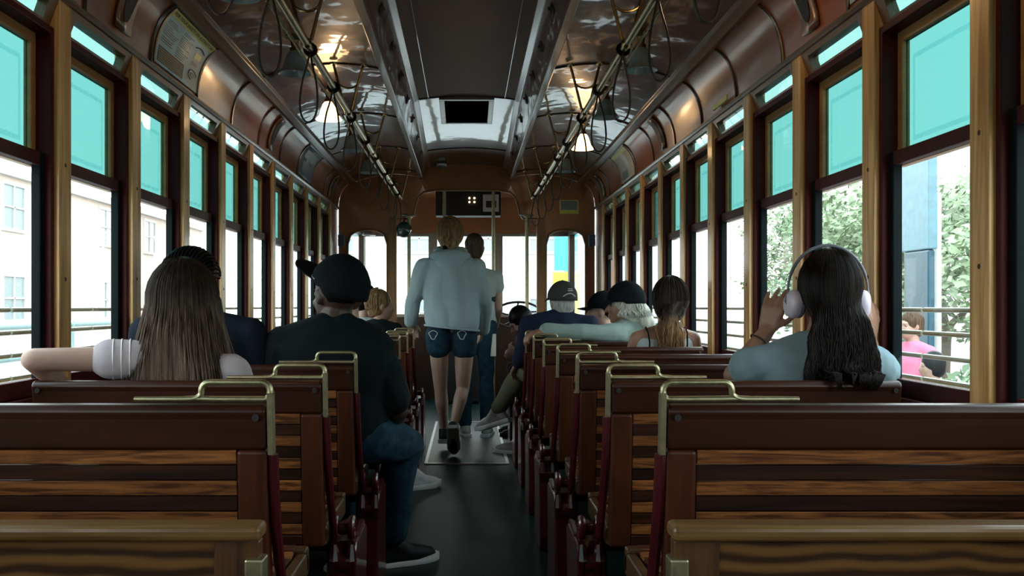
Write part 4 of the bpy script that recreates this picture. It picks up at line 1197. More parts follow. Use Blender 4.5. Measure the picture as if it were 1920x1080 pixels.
# --- girl with long light-brown hair, arm along the seat back (left, second row)
hd = at(348, 578, 2.845)
J = sit(-.775, 2.84, sw=.155, neck=(-.770, 2.80, .900), head=hd, face=(.12, 1, -.06), k=.86, headk=.97)
J['shL'] = V((-.868, 2.755, .905)); J['elL'] = V((-1.165, 2.665, .908)); J['wrL'] = V((-1.135, 2.86, .80))
J['hdL'] = dict(d=(.1, .8, -.5), palm=(0, -.3, -1), thumb=(1, 0, 0), curl=.5)
J['shR'] = V((-.66, 2.79, .865))
root, fr = person(J, 'person with long light brown hair, bare arm laid along the seat back', SK['pale'], vox=.007)
shirt(J, root, M['tee_white'], sleeve=.36, t=.012, vox=.007, wrinkle=.008)
for q in (.20, .27, .34):
    a = J['shL'].lerp(J['elL'], q); d = (J['elL'] - J['shL']).normalized()
    e1 = d.orthogonal().normalized(); e2 = d.cross(e1); rr = .0545
    mb = MB(); mb.tube([a + (e1 * math.cos(w) + e2 * math.sin(w)) * rr for w in [2 * PI * i / 24 for i in range(24)]], .0030, n=6, closed=True, flat=.5)
    mb.obj('sleeve_stripe', M['stripe_white'], root, smooth=True)
denim('shorts_pale', (.2, .25, .3)); trousers(J, root, M['shorts_pale'], frac=.5, name='shorts'); shoes(J, root, M['shoe_white'], M['sole_white'])
mb = MB(); skull_hair(mb, hd, fr, 1.0, .016)
for k in range(9):                                       # solid body of the curtain of hair
    a = math.radians(95 + 170 * k / 8); dv = fr[0] * math.sin(a) + fr[1] * math.cos(a)
    top = hd + dv * .082 + V((0, 0, .02)); mid_ = hd + dv * .098 + V((0, .0, -.10)); bot = V((hd.x + dv.x * .135, min(hd.y + dv.y * .105, hd.y + .06), .845))
    mb.cap(top, .028, mid_, .030); mb.cap(mid_, .030, bot, .022)
hr = voxel(mb, 'hair', hairmat_girl, root, .007, 5, .004, 22, stretch=(1, 1, .15))
st = strands(hd, fr, 1.0, 2600, .27, rad=1.17, spread=.055, wave=.007, wfreq=4, width=.0011, skip=60, seed=4, drop=lambda p, t: V((p.x, max(p.y, 2.690), max(p.z, .80))))
st.obj('hair_strands', hairmat_girl, hr, smooth=True, angle=180)

# --- person with braided dark hair in front of the girl
hd = at(361, 535, 3.62)
J = sit(-.955, 3.60, sw=.225, neck=(-.965, 3.57, 1.015), head=hd, face=(.15, 1, 0), k=1.0)
root, fr = person(J, 'person with tight dark braids and a navy shirt, mostly hidden by the long-haired girl', SK['dark'], vox=.009)
shirt(J, root, M['tee_navy'], sleeve=.6); trousers(J, root, M['jeans_dark']); shoes(J, root, M['shoe_black'], M['sole_white'])
mb = MB(); skull_hair(mb, hd, fr, 1.0, .012, nape=-.06); hr = voxel(mb, 'hair', hair_black, root, .007, 4)
for q in range(23):
    a = math.radians(-104 + 208 * q / 22); mb = MB(); pts = []
    for w in range(15):
        th = math.radians(62 - 150 * w / 14)
        p = fr[0] * .090 * math.sin(a) * math.cos(th * .55) + fr[1] * (.104 * math.sin(th) * .98 - .018) + fr[2] * (.112 * math.cos(a * .86) * math.cos(th) + .028)
        pts.append(hd + p)
    mb.tube(pts, [.0048 + .0012 * (w % 2) for w in range(15)], n=6); mb.obj('braid', hair_black, hr, smooth=True)

# --- man in the black cap and black t-shirt (left aisle seat, third row)
hd = at(629, 552, 3.60)
J = sit(-.475, 3.62, sw=.245, neck=(-.478, 3.575, .985), head=hd, face=(-.62, .80, -.05), k=1.10, headk=1.0)
J['shR'] = V((-.335, 3.60, .905)); J['shL'] = V((-.665, 3.59, .915))
J['elR'] = V((-.255, 3.68, .665)); J['wrR'] = V((-.300, 3.90, .585)); J['hdR'] = dict(d=(-.3, .9, -.1), palm=(0, 0, -1), thumb=(-1, 0, 0), curl=.35)
J['knR'] = V((-.245, 3.905, .505)); J['anR'] = V((-.315, 4.03, .095)); J['ftR'] = V((.86, .50, 0))
J['knL'] = V((-.50, 4.04, .56))
J['anL'] = V((-.52, 4.02, .095))
J['calf'] = V((-.6, -.6, 0))
root, fr = person(J, 'person in a black baseball cap and black t-shirt, one jeans-clad knee out in the aisle', SK['dark'], vox=.007)
def traps(mb):
    mb.cap(J['N'] + V((-.02, 0, -.02)), .070, J['shL'] + V((.03, 0, .0)), .062); mb.cap(J['N'] + V((.02, 0, -.02)), .070, J['shR'] + V((-.03, 0, 0)), .062)
shirt(J, root, M['tee_black'], sleeve=.78, t=.016, vox=.007, wrinkle=.012, belly=.02, flare=.014, extra=traps)
trousers(J, root, M['jeans_blue'], t=.012, frac=1.86, flare=.018, vox=.008, wrinkle=.012); shoes(J, root, M['shoe_black'], M['sole_white'])
mb = MB(); skull_hair(mb, hd, fr, 1.0, .002, nape=-.05, full=False); voxel(mb, 'hair', hair_black, root, .007, 3)
R0 = fr
fr_c = frame((-.80, .58, .50), (.30, -.22, 1)); cp, C, rad = cap_hat(root, hd + V((.002, -.004, .010)), fr_c, 1.02, M['cap_black'], t=.014, brim_len=.11, lift=.035)
mb = MB(); r_, f_, u_ = fr_c                             # white piping where brim and crown meet
mb.tube([C + r_ * rad[0] * 1.035 * math.sin(a) + f_ * rad[1] * 1.035 * math.cos(a) + u_ * .004 for a in [math.radians(-66 + 132 * k / 14) for k in range(15)]], .0022, n=6); mb.obj('piping', M['logo_white'], cp, smooth=True)

# --- small passenger hidden by the man in the black cap: only a pale shin and white shoe show
J = sit(-.62, 5.10, sw=.165, neck=(-.60, 5.08, .965), face=(0, 1, 0), k=.9, headk=.95)
J['knR'] = V((-.455, 5.36, .54)); J['anR'] = V((-.300, 5.70, .088)); J['ftR'] = V((.80, .62, 0)); J['calf'] = V((-.2, -1, 0))
root, fr = person(J, 'person behind the man in the black cap, only bare shin and white shoe showing', SK['pale'], vox=.009)
shirt(J, root, M['tee_black'], sleeve=.5); trousers(J, root, M['black_cloth'], frac=.7, name='shorts'); shoes(J, root, M['shoe_white'], M['sole_white'])
mb = MB(); skull_hair(mb, J['head'], fr, .95, .010); voxel(mb, 'hair', hair_brown, root, .008, 4)

# --- child in black top near the front left, and a companion beyond
hd = at(714, 573, 7.52)
J = sit(-.66, 7.50, sw=.16, neck=(-.665, 7.48, .93), head=hd, face=(.97, .25, -.1), k=.9, headk=.95)
root, fr = person(J, 'person with short light brown hair and black top, face turned toward the aisle', SK['fair'], vox=.009)
shirt(J, root, M['tee_black'], sleeve=.6, t=.014); trousers(J, root, M['jeans_dark']); shoes(J, root, M['shoe_white'], M['sole_white'])
mb = MB(); skull_hair(mb, hd, fr, .95, .012, nape=-.08); hr = voxel(mb, 'hair', hair_blond, root, .007, 4)
strands(hd, fr, .95, 260, .05, rad=1.14, spread=-.02, wave=.006, seed=8, skip=105).obj('hair_strands', hair_blond, hr, smooth=True, angle=180)
hd = at(686, 562, 8.3)
J = sit(-.90, 8.32, sw=.16, neck=(-.87, 8.30, .95), head=hd, face=(.9, .3, 0), k=.9, headk=.95)
root, fr = person(J, 'person with dark hair and a black visor, partly behind the fair-haired passenger', SK['fair'], vox=.009)
shirt(J, root, M['white_top'], sleeve=.5); trousers(J, root, M['jeans_dark']); shoes(J, root, M['shoe_white'], M['sole_white'])
mb = MB(); skull_hair(mb, hd, fr, .95, .012); voxel(mb, 'hair', hair_dark, root, .008, 4)
cap_hat(root, hd, frame((.2, -.9, .15), (0, .1, 1)), .95, M['cap_black'])

# --- young woman in the grey hoodie, walking away down the aisle
Y = 7.0
hd = at(845, 443, Y + .03)
P = V((-.105, Y, .955)); N = V((-.115, Y + .03, 1.415))
J = dict(P=P, N=N, rv=V((.995, .08, 0)), fv=V((-.08, .995, 0)), sw=.185, head=hd, face=V((.25, 1, -.12)), k=.94, hk=.98)
J['shL'] = at(800, 500, Y + .02); J['elL'] = at(776, 560, Y + .06); J['wrL'] = at(771, 606, Y + .16); J['hdL'] = dict(d=(.12, .75, -.65), palm=(.1, -.2, -1), thumb=(1, .3, 0), curl=.7)
J['shR'] = at(893, 504, Y + .02); J['elR'] = at(907, 566, Y + .06); J['wrR'] = at(906, 622, Y + .18); J['hdR'] = dict(d=(-.3, .6, -.6), palm=(-1, 0, 0), thumb=(0, 1, 0), curl=.6)
J['hpL'] = at(822, 628, Y); J['hpR'] = at(871, 632, Y)
J['knL'] = at(826, 727, Y + .10); J['anL'] = at(833, 806, Y + .22); J['ftL'] = V((.05, 1, -.05))
J['knR'] = at(868, 728, Y + .06); J['anR'] = at(850, 800, Y - .10); J['ftR'] = V((.02, .62, -.78)); J['fuR'] = V((0, .78, .62))
J['calf'] = V((0, -1, 0))
root, fr = person(J, 'person in a pale grey hoodie and denim shorts walking away down the aisle', SK['pale'], vox=.007)
def hood(mb):
    for k in range(15):
        a = 2 * PI * k / 14
        mb.ell(N + V((.088 * math.cos(a), .010 + .075 * math.sin(a), .030 + .012 * math.sin(a))), (.036, .036, .030))
    mb.ell(N + V((.0, -.075, -.010)), (.150, .062, .052)); mb.ell(N + V((0, -.088, -.050)), (.105, .050, .060)); mb.ell(N + V((0, -.102, -.100)), (.062, .044, .055))
# loose body of the hoodie
mb = MB(); rings = []
for h, rx, ry in ((-.055, .190, .135), (-.02, .200, .145), (.06, .205, .150), (.2, .195, .145), (.34, .185, .135), (.43, .170, .115), (.475, .135, .085), (.50, .075, .065)):
    c = P + (N - P) * (h / .46) * .985; rings.append([c + V((rx * math.cos(a), ry * math.sin(a), (.020 * math.cos(a) * -1 if h < .1 else 0))) for a in [2 * PI * i / 28 for i in range(28)]])
mb.loft(rings)
for sd in 'LR': arm_vol(mb, J, sd, .022, 1.92, .98, -.002)
hoodie = voxel(mb, 'hoodie', M['hoodie_grey'], root, .007, 4, .024, 8, stretch=(1.5, 1, .6))
mb = MB(); hood(mb); voxel(mb, 'hood', M['hoodie_grey'], hoodie, .007, 6, .006, 12)
mb = MB(); rim = [P + (N - P) * (-.055 / .46) * .985 + V((.191 * math.cos(a), .136 * math.sin(a), -.020 * math.cos(a))) for a in [2 * PI * i / 30 for i in range(30)]]
mb.tube(rim, .008, n=8, closed=True, flat=1.0); mb.obj('hem_band', M['hoodie_grey'], hoodie, smooth=True)
mb = MB(); R = torso_rings(J, .012, k=J['k'])[:3]; mb.loft(R)
for sd in 'LR':
    mb.cap(J['hp' + sd], .094, J['hp' + sd].lerp(J['kn' + sd], .22), .090)
sh = voxel(mb, 'shorts', M['shorts_blue'], root, .007, 3, .006, 14)
for x, a in ((812, .1), (866, -.1)):                     # stitched loops on the back pockets
    p = at(x, 628, Y - .118); mb = MB()
    mb.tube([p + V((.026 * math.cos(w) * (1 + .25 * math.sin(3 * w)), .012 * math.cos(w) * math.cos(w), .030 * math.sin(w))) for w in [2 * PI * i / 26 for i in range(26)]], .0028, n=6, closed=True)
    mb.obj('pocket_stitching', M['logo_white'], sh, smooth=True)
shoes(J, root, M['shoe_black'], M['shoe_grey'])
mb = MB(); mb.cap(J['anL'] + V((0, 0, .05)), .038, J['anL'], .040); voxel(mb, 'sock', M['sock'], root, .007, 3)
mb = MB(); skull_hair(mb, hd, fr, .98, .012, nape=-.085); hr = voxel(mb, 'hair', hair_blond, root, .006, 4, .003, 30, stretch=(1, 1, .3))
mb = strands(hd, fr, .98, 420, .075, rad=1.15, spread=-.03, wave=.006, seed=12, skip=58, width=.0022, drop=lambda p, t: gather(hd, fr, .98, hd + V((-.035, -.075, -.085)), t, p)); mb.obj('hair_strands', hair_blond, hr, smooth=True, angle=180)
mb = MB(); mb.ell(hd + V((-.035, -.080, -.085)), (.022, .02, .022)); mb.obj('hair_tie', M['cap_black'], hr, smooth=True)

# --- woman in a white top and jeans standing beyond the hoodie
Y = 8.05
hd = at(890, 466, Y)
N = V((.085, Y, 1.345)); P = V((.075, Y + .01, .92))
J = dict(P=P, N=N, rv=V((1, 0, 0)), fv=V((0, 1, 0)), sw=.18, head=hd, face=V((.1, 1, -.35)), k=.93, hk=.97)
for sd, q in (('L', -1), ('R', 1)):
    J['sh' + sd] = N + V((q * .155, 0, -.06)); J['hp' + sd] = P + V((q * .085, 0, -.02)); J['kn' + sd] = V((P.x + q * .085, Y + .02, .50)); J['an' + sd] = V((P.x + q * .085, Y - .02, .09)); J['ft' + sd] = V((q * .2, 1, 0))
J['elR'] = at(935, 578, Y + .02); J['wrR'] = at(930, 612, Y + .22); J['hdR'] = dict(d=(-.4, .8, .2), palm=(-1, 0, 0), thumb=(0, .3, 1), curl=.8)
J['elL'] = N + V((-.22, .02, -.30)); J['wrL'] = N + V((-.16, .2, -.36)); J['hdL'] = None
root, fr = person(J, 'person in a white short-sleeved top and blue jeans standing beyond the hooded young woman', SK['fair'], vox=.009)
shirt(J, root, M['white_top'], sleeve=.30, t=.014); trousers(J, root, M['jeans_blue']); shoes(J, root, M['shoe_grey'], M['sole_white'])
mb = MB(); skull_hair(mb, hd, fr, .97, .010); mb.ell(hd + V((.0, -.09, .055)), (.045, .04, .042)); voxel(mb, 'hair', hair_brown, root, .008, 4, .004, 25)
tw = MB(); p = at(925, 640, 8.0); tw.loft([[p + V((.022 * math.cos(a), .012 * math.sin(a), dz)) for a in [2 * PI * i / 10 for i in range(10)]] for dz in (.06, .0, -.06, -.12)]); tag(tw.obj('white_cloth', M['towel'], smooth=True), 'white cloth hanging by the tall brass pole, right of the hooded young woman', 'cloth')

# --- passenger in dark clothes and maroon trousers on the right side bench, facing the aisle
J = sit(.82, 8.12, sw=.19, neck=(.545, 8.10, .885), face=(-.75, -.25, -.6), turn=PI / 2, k=1.0)
J['head'] = V((.435, 8.03, .925)); J['up'] = (-.5, -.1, .85)
J['shL'] = V((.565, 7.95, .83)); J['elL'] = V((.60, 7.82, .62)); J['wrL'] = V((.42, 7.78, .665)); J['hdL'] = dict(d=(-.8, .3, .5), palm=(.2, .6, .3), thumb=(0, .2, 1), curl=.8)
J['shR'] = V((.565, 8.25, .83)); J['elR'] = V((.56, 8.32, .60)); J['wrR'] = V((.38, 8.10, .62)); J['hdR'] = dict(d=(-.6, -.5, .5), palm=(.3, -.9, 0), thumb=(-.2, 0, 1), curl=.9)
for sd, q in (('L', -1), ('R', 1)):
    J['kn' + sd] = V((.40, 8.12 + q * .14, .535)); J['an' + sd] = V((.47, 8.12 + q * .13, .09)); J['ft' + sd] = V((-1, 0, 0))
root, fr = person(J, 'person in dark clothes and maroon trousers on the right side bench, facing the aisle', SK['brown'], vox=.009)
shirt(J, root, M['black_cloth'], sleeve=1.85, name='jacket'); trousers(J, root, M['maroon'], t=.014); shoes(J, root, M['shoe_black'], M['shoe_black'])
mb = MB(); skull_hair(mb, J['head'], fr, 1, .012); voxel(mb, 'hair', hair_black, root, .008, 4)

# --- man in a grey cap and navy shirt (right)
hd = at(1053, 566, 6.62)
J = sit(.600, 6.60, sw=.235, neck=(.610, 6.57, .995), head=hd, face=(-.25, 1, -.05), k=1.04, headk=1.0)
J['elL'] = V((.36, 6.62, .70)); J['wrL'] = V((.35, 6.84, .66)); J['hdL'] = dict(d=(-.2, .7, -.6), palm=(.5, 0, -1), thumb=(1, 0, 0), curl=.7)
J['knL'] = V((.395, 7.00, .60)); J['anL'] = V((.215, 7.13, .300)); J['ftL'] = V((-.75, .45, -.30)); J['fuL'] = V((0, 0, 1))
J['knR'] = V((.56, 7.00, .54)); J['anR'] = V((.40, 7.10, .095)); J['ftR'] = V((-.96, .22, 0))
J['calf'] = V((.3, -.5, 0))
root, fr = person(J, 'person in a grey cap and navy shirt, khaki leg out in the aisle', SK['fair'], vox=.008)
shirt(J, root, M['navy'], sleeve=1.55, t=.014, belly=.02); trousers(J, root, M['khaki'], t=.012); shoes(J, root, M['shoe_pink'], M['sole_white'])
mb = MB(); skull_hair(mb, hd, fr, 1, .006, nape=-.075); voxel(mb, 'hair', hair_grey, root, .007, 4, .003, 40)
fr_c = frame((-.35, 1, -.02)); cp, C, rad = cap_hat(root, hd, fr_c, 1.02, M['cap_grey'], t=.013)
mb = MB(); r_, f_, u_ = fr_c
for dz, w in ((.042, .42), (.054, .36)):
    mb.tube([C + (r_ * rad[0] * math.sin(a) - f_ * rad[1] * math.cos(a)) * .965 + u_ * dz for a in [w * (k / 8 - .30) for k in range(9)]], .0030, n=6)
mb.tube([C + (r_ * rad[0] * math.sin(a) - f_ * rad[1] * math.cos(a)) * 1.035 + u_ * (.002 + .022 * math.cos(a * 3.2)) for a in [.46 * (k / 8 * 2 - 1) for k in range(9)]], .0035, n=6)
mb.obj('back_lettering', M['logo_white'], cp, smooth=True)

# --- white-haired passenger with a black cap, grey sleeve stretched along the seat back
hd = at(1170, 572, 5.93)
J = sit(.905, 5.95, sw=.20, neck=(.960, 5.92, .955), head=hd, face=(-.93, .34, -.10), k=.98)
J['shL'] = V((.885, 5.80, .895)); J['elL'] = V((.645, 5.66, .902)); J['wrL'] = V((.445, 5.655, .915)); J['hdL'] = dict(d=(-.9, .0, -.25), palm=(.1, .25, -1), thumb=(0, 1, 0), curl=.75)
root, fr = person(J, 'person with white hair and black cap, grey sleeve stretched along the seat back', SK['tan'], vox=.006)
shirt(J, root, M['mint_grey'], sleeve=1.93, t=.012, vox=.007, wrinkle=.012, wf=11); trousers(J, root, M['khaki']); shoes(J, root, M['shoe_grey'], M['sole_white'])
mb = MB(); skull_hair(mb, hd, fr, 1, .012, nape=-.09)
nb = hd - fr[1] * .10 - V((0, 0, .02))
mb.cap(nb, .045, nb + V((.035, -.02, -.085)), .050); mb.cap(nb + V((.035, -.02, -.085)), .045, nb + V((.05, -.02, -.12)), .03)
hr = voxel(mb, 'hair', hair_white, root, .007, 4, .008, 26)
strands(hd, fr, 1.0, 900, .085, rad=1.07, spread=.03, wave=.014, wfreq=8, seed=21, start=94, skip=80, width=.0014).obj('hair_strands', hair_white, hr, smooth=True, angle=180)
cp, C, rad = cap_hat(root, hd, frame((-.93, .34, .05), (-.02, 0, 1)), 1.03, M['cap_black'], t=.014)
g = MB(); g.tube([C + V((.085, -.06, -.03)), C + V((.10, -.05, -.02)), C + V((.09, -.045, .0))], .006); g.obj('strap_tab', M['blue_tee'], cp, smooth=True)

# --- boy in a black cap beyond
hd = at(1128, 583, 6.80)
J = sit(.945, 6.82, sw=.16, neck=(.955, 6.80, .895), head=hd, face=(-.95, .25, -.05), k=.86, headk=.94)
root, fr = person(J, 'person in a black cap and blue collar in profile, just beyond the white-haired passenger', SK['pale'], vox=.008)
shirt(J, root, M['blue_tee'], sleeve=.5); trousers(J, root, M['jeans_dark']); shoes(J, root, M['shoe_white'], M['sole_white'])
mb = MB(); skull_hair(mb, hd, fr, .94, .004, full=False); voxel(mb, 'hair', hair_dark, root, .008, 4)
cap_hat(root, hd, frame((-.95, .25, .05)), .98, M['cap_black'], t=.014)

# --- woman with a light-tipped ponytail and tank top
hd = at(1258, 568, 5.13)
J = sit(1.01, 5.14, sw=.175, neck=(1.018, 5.10, .940), head=hd, face=(.30, .95, -.05), k=.92, headk=.97)
root, fr = person(J, 'person with a light-tipped ponytail and thin black shoulder straps', SK['tan'], vox=.007)
shirt(J, root, M['white_top'], sleeve=0, name='tank_top', low=-.05, t=.006)
tk = [c for c in children(root) if c.name.startswith('tank_top')][0]
me = tk.data; bm = bmesh.new(); bm.from_mesh(me)        # straight low neckline
bmesh.ops.bisect_plane(bm, geom=bm.verts[:] + bm.edges[:] + bm.faces[:], plane_co=(1.02, 5.05, .888), plane_no=(0, -.30, 1), clear_outer=True); bm.to_mesh(me); bm.free()
for q in (-1, 1):
    mb = MB(); x = 1.018 + q * .095
    mb.tube([(x, 5.015, .82), (x, 5.008, .87), (x + q * .004, 5.028, .918), (x + q * .006, 5.085, .945), (x, 5.15, .93), (x - q * .01, 5.20, .87)], .0045, n=6, flat=.6); mb.obj('shoulder_strap', M['black_cloth'], root, smooth=True)
trousers(J, root, M['jeans_blue']); shoes(J, root, M['shoe_white'], M['sole_white'])
mb = MB(); skull_hair(mb, hd, fr, .98, .016, nape=-.06)
pb = hd + V((-.030, -.115, -.055)); mb.cap(hd + V((-.01, -.08, -.02)), .06, pb, .036)
pts = [pb, pb + V((-.008, -.018, -.07)), pb + V((-.004, -.012, -.15)), pb + V((-.012, -.006, -.235))]
for a, b, r0, r1 in zip(pts, pts[1:], (.036, .034, .028), (.034, .028, .010)): mb.cap(a, r0, b, r1)
mb.cap(pb, .03, pb + V((.05, -.006, -.10)), .022); mb.cap(pb + V((.05, -.006, -.10)), .022, pb + V((.07, -.005, -.17)), .008)
hr = voxel(mb, 'hair', hair_tips, root, .006, 4, .005, 24, stretch=(1, 1, .25))
rnd = random.Random(5); mb = MB()
for i in range(420):
    o = V((rnd.gauss(0, .020), rnd.gauss(0, .012), 0)); e = V((rnd.gauss(0, .028), rnd.gauss(-.002, .010), rnd.uniform(-.03, .02)))
    if rnd.random() < .10: e += V((.045, .0, .03))
    mb.tube([pb + o * .6, pts[1] + o * 1.25, pts[2] + o + e * .7, pts[3] + e], [.0012, .0013, .0012, .0005], n=4)
mb.obj('hair_strands', hair_tips, hr, smooth=True, angle=180)
strands(hd, fr, .98, 900, .02, rad=1.16, spread=-.02, wave=.003, seed=31, skip=60, width=.0012, drop=lambda p, t: gather(hd, fr, .98, pb, t, p)).obj('hair_strands', hair_tips, hr, smooth=True, angle=180)

# --- woman with headphones (right, second row)
hd = at(1553, 552, 2.87)
J = sit(1.000, 2.885, sw=.185, neck=(1.015, 2.84, .955), head=hd, face=(.10, 1, .02), k=.95, headk=.98)
J['shL'] = at(1432, 682, 2.86); J['elL'] = at(1378, 704, 2.93); J['wrL'] = at(1437, 622, 2.95); J['hdL'] = dict(d=(.27, -.08, .95), palm=(.62, .78, -.1), thumb=(1, -.3, 0), curl=.42, spread=.13, k=.95)
J['shR'] = at(1640, 684, 2.86); J['elR'] = at(1652, 715, 3.06); J['wrR'] = at(1630, 642, 2.95); J['hdR'] = dict(d=(.06, -.10, .97), palm=(-.62, .78, 0), thumb=(-1, -.3, 0), curl=.45, spread=.13, k=.95)
root, fr = person(J, 'person with long dark wavy hair holding white headphones with both hands', SK['tan'], vox=.005)
shirt(J, root, M['tee_blue_grey'], sleeve=.42, t=.012, vox=.006, wrinkle=.009, wf=12, flare=.010); trousers(J, root, M['jeans_blue']); shoes(J, root, M['shoe_white'], M['sole_white'])
mb = MB(); a = J['wrL']; d = (J['wrL'] - J['elL']).normalized(); e1 = d.orthogonal().normalized(); e2 = d.cross(e1); a = a - d * .035
mb.tube([a + (e1 * math.cos(w) + e2 * math.sin(w)) * .0300 for w in [2 * PI * i / 20 for i in range(20)]], .0026, n=6, closed=True); mb.obj('wrist_band', M['leather'], root, smooth=True)
mb = MB(); skull_hair(mb, hd, fr, .98, .004, nape=-.07)
tail = [(hd + V((0, -.055, -.01)), .058), (hd + V((-.005, -.085, -.10)), .066), (hd + V((-.010, -.115, -.19)), .080), (hd + V((-.014, -.138, -.255)), .078), (hd + V((-.014, -.15, -.29)), .050)]
for (a, r0), (b, r1) in zip(tail, tail[1:]):
    for dx in (-.6, -.3, 0, .3, .6): mb.cap(a + V((dx * r0, .008, 0)), r0 * .52, b + V((dx * r1, .008, 0)), r1 * .52)
hr = voxel(mb, 'hair', hair_dark, root, .006, 4, .007, 24, stretch=(1, 1, .25))
hrnd = random.Random(77)
def tail_drop(p, t):
    w = min(1, t / .38); w = w * w * (3 - 2 * w)
    back = hd.y - .112 - .070 * t + hrnd.uniform(-.004, .004)
    wide = 1 - .16 * math.sin(min(1, t / .5) * PI) + .10 * t
    xx = hd.x - .030 * t + (p.x - hd.x) * wide + .022 * t * noise.noise(V((p.x * 22, t * 4.5, .3))) + .006 * t * math.sin(p.x * 70 + t * 14)
    yy = p.y + (max(back, 2.690) - p.y) * w + .010 * t * (noise.noise(V((p.x * 26 + 4, t * 5, 2.2))) - .3); zz = p.z; e = .872 - zz
    yy = max(yy, 2.688)
    if e > 0:                                    # some of the longest locks spill over the seat's top rail
        if noise.noise(V((p.x * 60, 3.3, 1.1))) + (.28 - abs(xx - hd.x + .022) * 7) < 0: zz = max(zz, .82)
        elif e < .03: yy += (2.604 - yy) * e / .03; zz = .8745
        else: yy = 2.604; zz = .8745 - (e - .03) * .75
    return V((xx, yy, zz))
strands(hd, fr, .98, 4600, .305, rad=1.07, spread=-.005, wave=.006, wfreq=7, seed=41, skip=66, width=.0008, drop=tail_drop).obj('hair_strands', hair_dark, hr, smooth=True, angle=180)

# the headphones she holds
M['phone_white'] = plain('headphone_white', (.55, .50, .60), .4, var=.04); M['phone_grey'] = plain('headphone_grey', (.13, .14, .17), .45)
hp = thing('headphones', hd, 'white over-ear headphones on the head of the long dark-haired passenger', 'headphones')
mb = MB(); arcp = []
for k in range(25):
    a = PI * k / 24; arcp.append(hd + fr[0] * (.112 * math.cos(a)) + V((0, .004, .010 + .132 * math.sin(a))))
mb.tube(arcp, [.0035] * 3 + [.0048] * 19 + [.0035] * 3, n=8, flat=1.0); mb.obj('headband', M['phone_grey'], hp, smooth=True)
for q in (-1, 1):
    c = hd + fr[0] * q * .094 + V((0, .004, -.028)); ax = fr[0] * q
    ax = (ax + V((0, -.18, 0))).normalized(); R = rotm(ax.orthogonal().normalized(), ax.cross(ax.orthogonal().normalized()), ax)
    mb = MB(); prof = [(.004, .024), (.026, .023), (.036, .016), (.040, .004), (.039, -.006), (.030, -.012), (.004, -.012)]
    mb.loft([[c + R @ V((r0 * math.cos(t), r0 * 1.08 * math.sin(t), z)) for t in [2 * PI * i / 28 for i in range(28)]] for r0, z in prof]); cup = mb.obj('ear_cup', M['phone_white'], hp, smooth=True)
    mb = MB(); mb.tube([c + R @ V((.031 * math.cos(t), .034 * math.sin(t), -.013)) for t in [2 * PI * i / 24 for i in range(24)]], .009, n=8, closed=True); mb.obj('cushion', M['phone_grey'], cup, smooth=True)
    mb = MB(); mb.tube([hd + fr[0] * q * .112 + V((0, .004, .012)), hd + fr[0] * q * .119 + V((0, .004, -.02)), c + ax * .020], .0042, n=8); mb.obj('yoke', M['phone_grey'], cup, smooth=True)
# ------------------------------------------------------------------ the street
GZ = -.78
M['asphalt'] = plain('asphalt', (.28,.285,.28), .9, scale=3); M['pavement'] = plain('pavement', (.28,.27,.25), .9, scale=2)
g = MB(); g.box((-80, -40, GZ - .2), (80, 120, GZ)); tag(g.obj('street', M['asphalt']), kind='structure')
for x0, x1, n in ((2.9, 9.5, 'sidewalk_right'), (-9.5, -4.2, 'sidewalk_left')):
    g = MB(); g.box((x0, -30, GZ), (x1, 60, GZ + .14)); tag(g.obj(n, M['pavement']), kind='structure')
M['cream_wall'] = plain('cream_wall', (.68, .61, .57), .9, var=.04, scale=1); M['peach_wall'] = plain('peach_wall', (.55,.45,.40), .9, var=.04); M['white_wall'] = plain('white_wall', (.50,.49,.46), .9, var=.03)
M['window_grey'] = plain('window_grey', (.22, .27, .28), .2); M['cyan_sign'] = plain('cyan_sign', (.05, .42, .50), .5); M['yellow_sign'] = plain('yellow_sign', (.75, .68, .04), .5)
M['rail_teal'] = plain('rail_teal', (.25, .36, .36), .5); M['kiosk_light'] = plain('kiosk_light', (.11, .22, .27), .4); M['kiosk_dark'] = plain('kiosk_dark', (.02, .075, .11), .3)
def building(label, lo, hi, wall, face, cols, floors, w=1.1, h=1.5, z0=.6, dz=3.2):
    """face: ('x', value) or ('y', value) is the side toward the tram"""
    lo, hi = V(lo), V(hi)
    root = thing('street_building', V(((lo.x + hi.x) / 2, (lo.y + hi.y) / 2, lo.z)), label, 'building')
    mb = MB(); mb.box(lo, hi); mb.obj('wall', wall, root)
    ax, val = face; n = V((1, 0, 0)) if ax == 'x' else V((0, -1, 0))
    for c in cols:
        for q in range(floors):
            z = z0 + q * dz
            def bx(mb, a, b, c0, c1, d0, d1):
                if ax == 'x': mb.box((val + d0, a, c0), (val + d1, b, c1))
                else: mb.box((a, val - d1, c0), (b, val - d0, c1))
            mb = MB()
            for a, b, c0, c1 in ((c - w / 2 - .09, c - w / 2, z, z + h), (c + w / 2, c + w / 2 + .09, z, z + h), (c - w / 2 - .09, c + w / 2 + .09, z - .12, z), (c - w / 2 - .09, c + w / 2 + .09, z + h, z + h + .12), (c - .03, c + .03, z, z + h), (c - w / 2, c + w / 2, z + h * .5 - .03, z + h * .5 + .03)): bx(mb, a, b, c0, c1, .0, .08)
            fo = mb.obj('window', M['white_wall'], root)
            mb = MB(); bx(mb, c - w / 2, c + w / 2, z, z + h, .005, .03); mb.obj('pane', M['window_grey'], fo)
    mb = MB(); mb.box((lo.x - .2, lo.y - .2, hi.z), (hi.x + .2, hi.y + .2, hi.z + .3)); mb.obj('cornice', M['white_wall'], root)
    return root
building('cream building with white-framed windows across the street on the left', (-26, 4, GZ), (-17, 26, 6.4), M['cream_wall'], ('x', -17), [6, 9.5, 13, 16.5, 20, 23.5], 2)
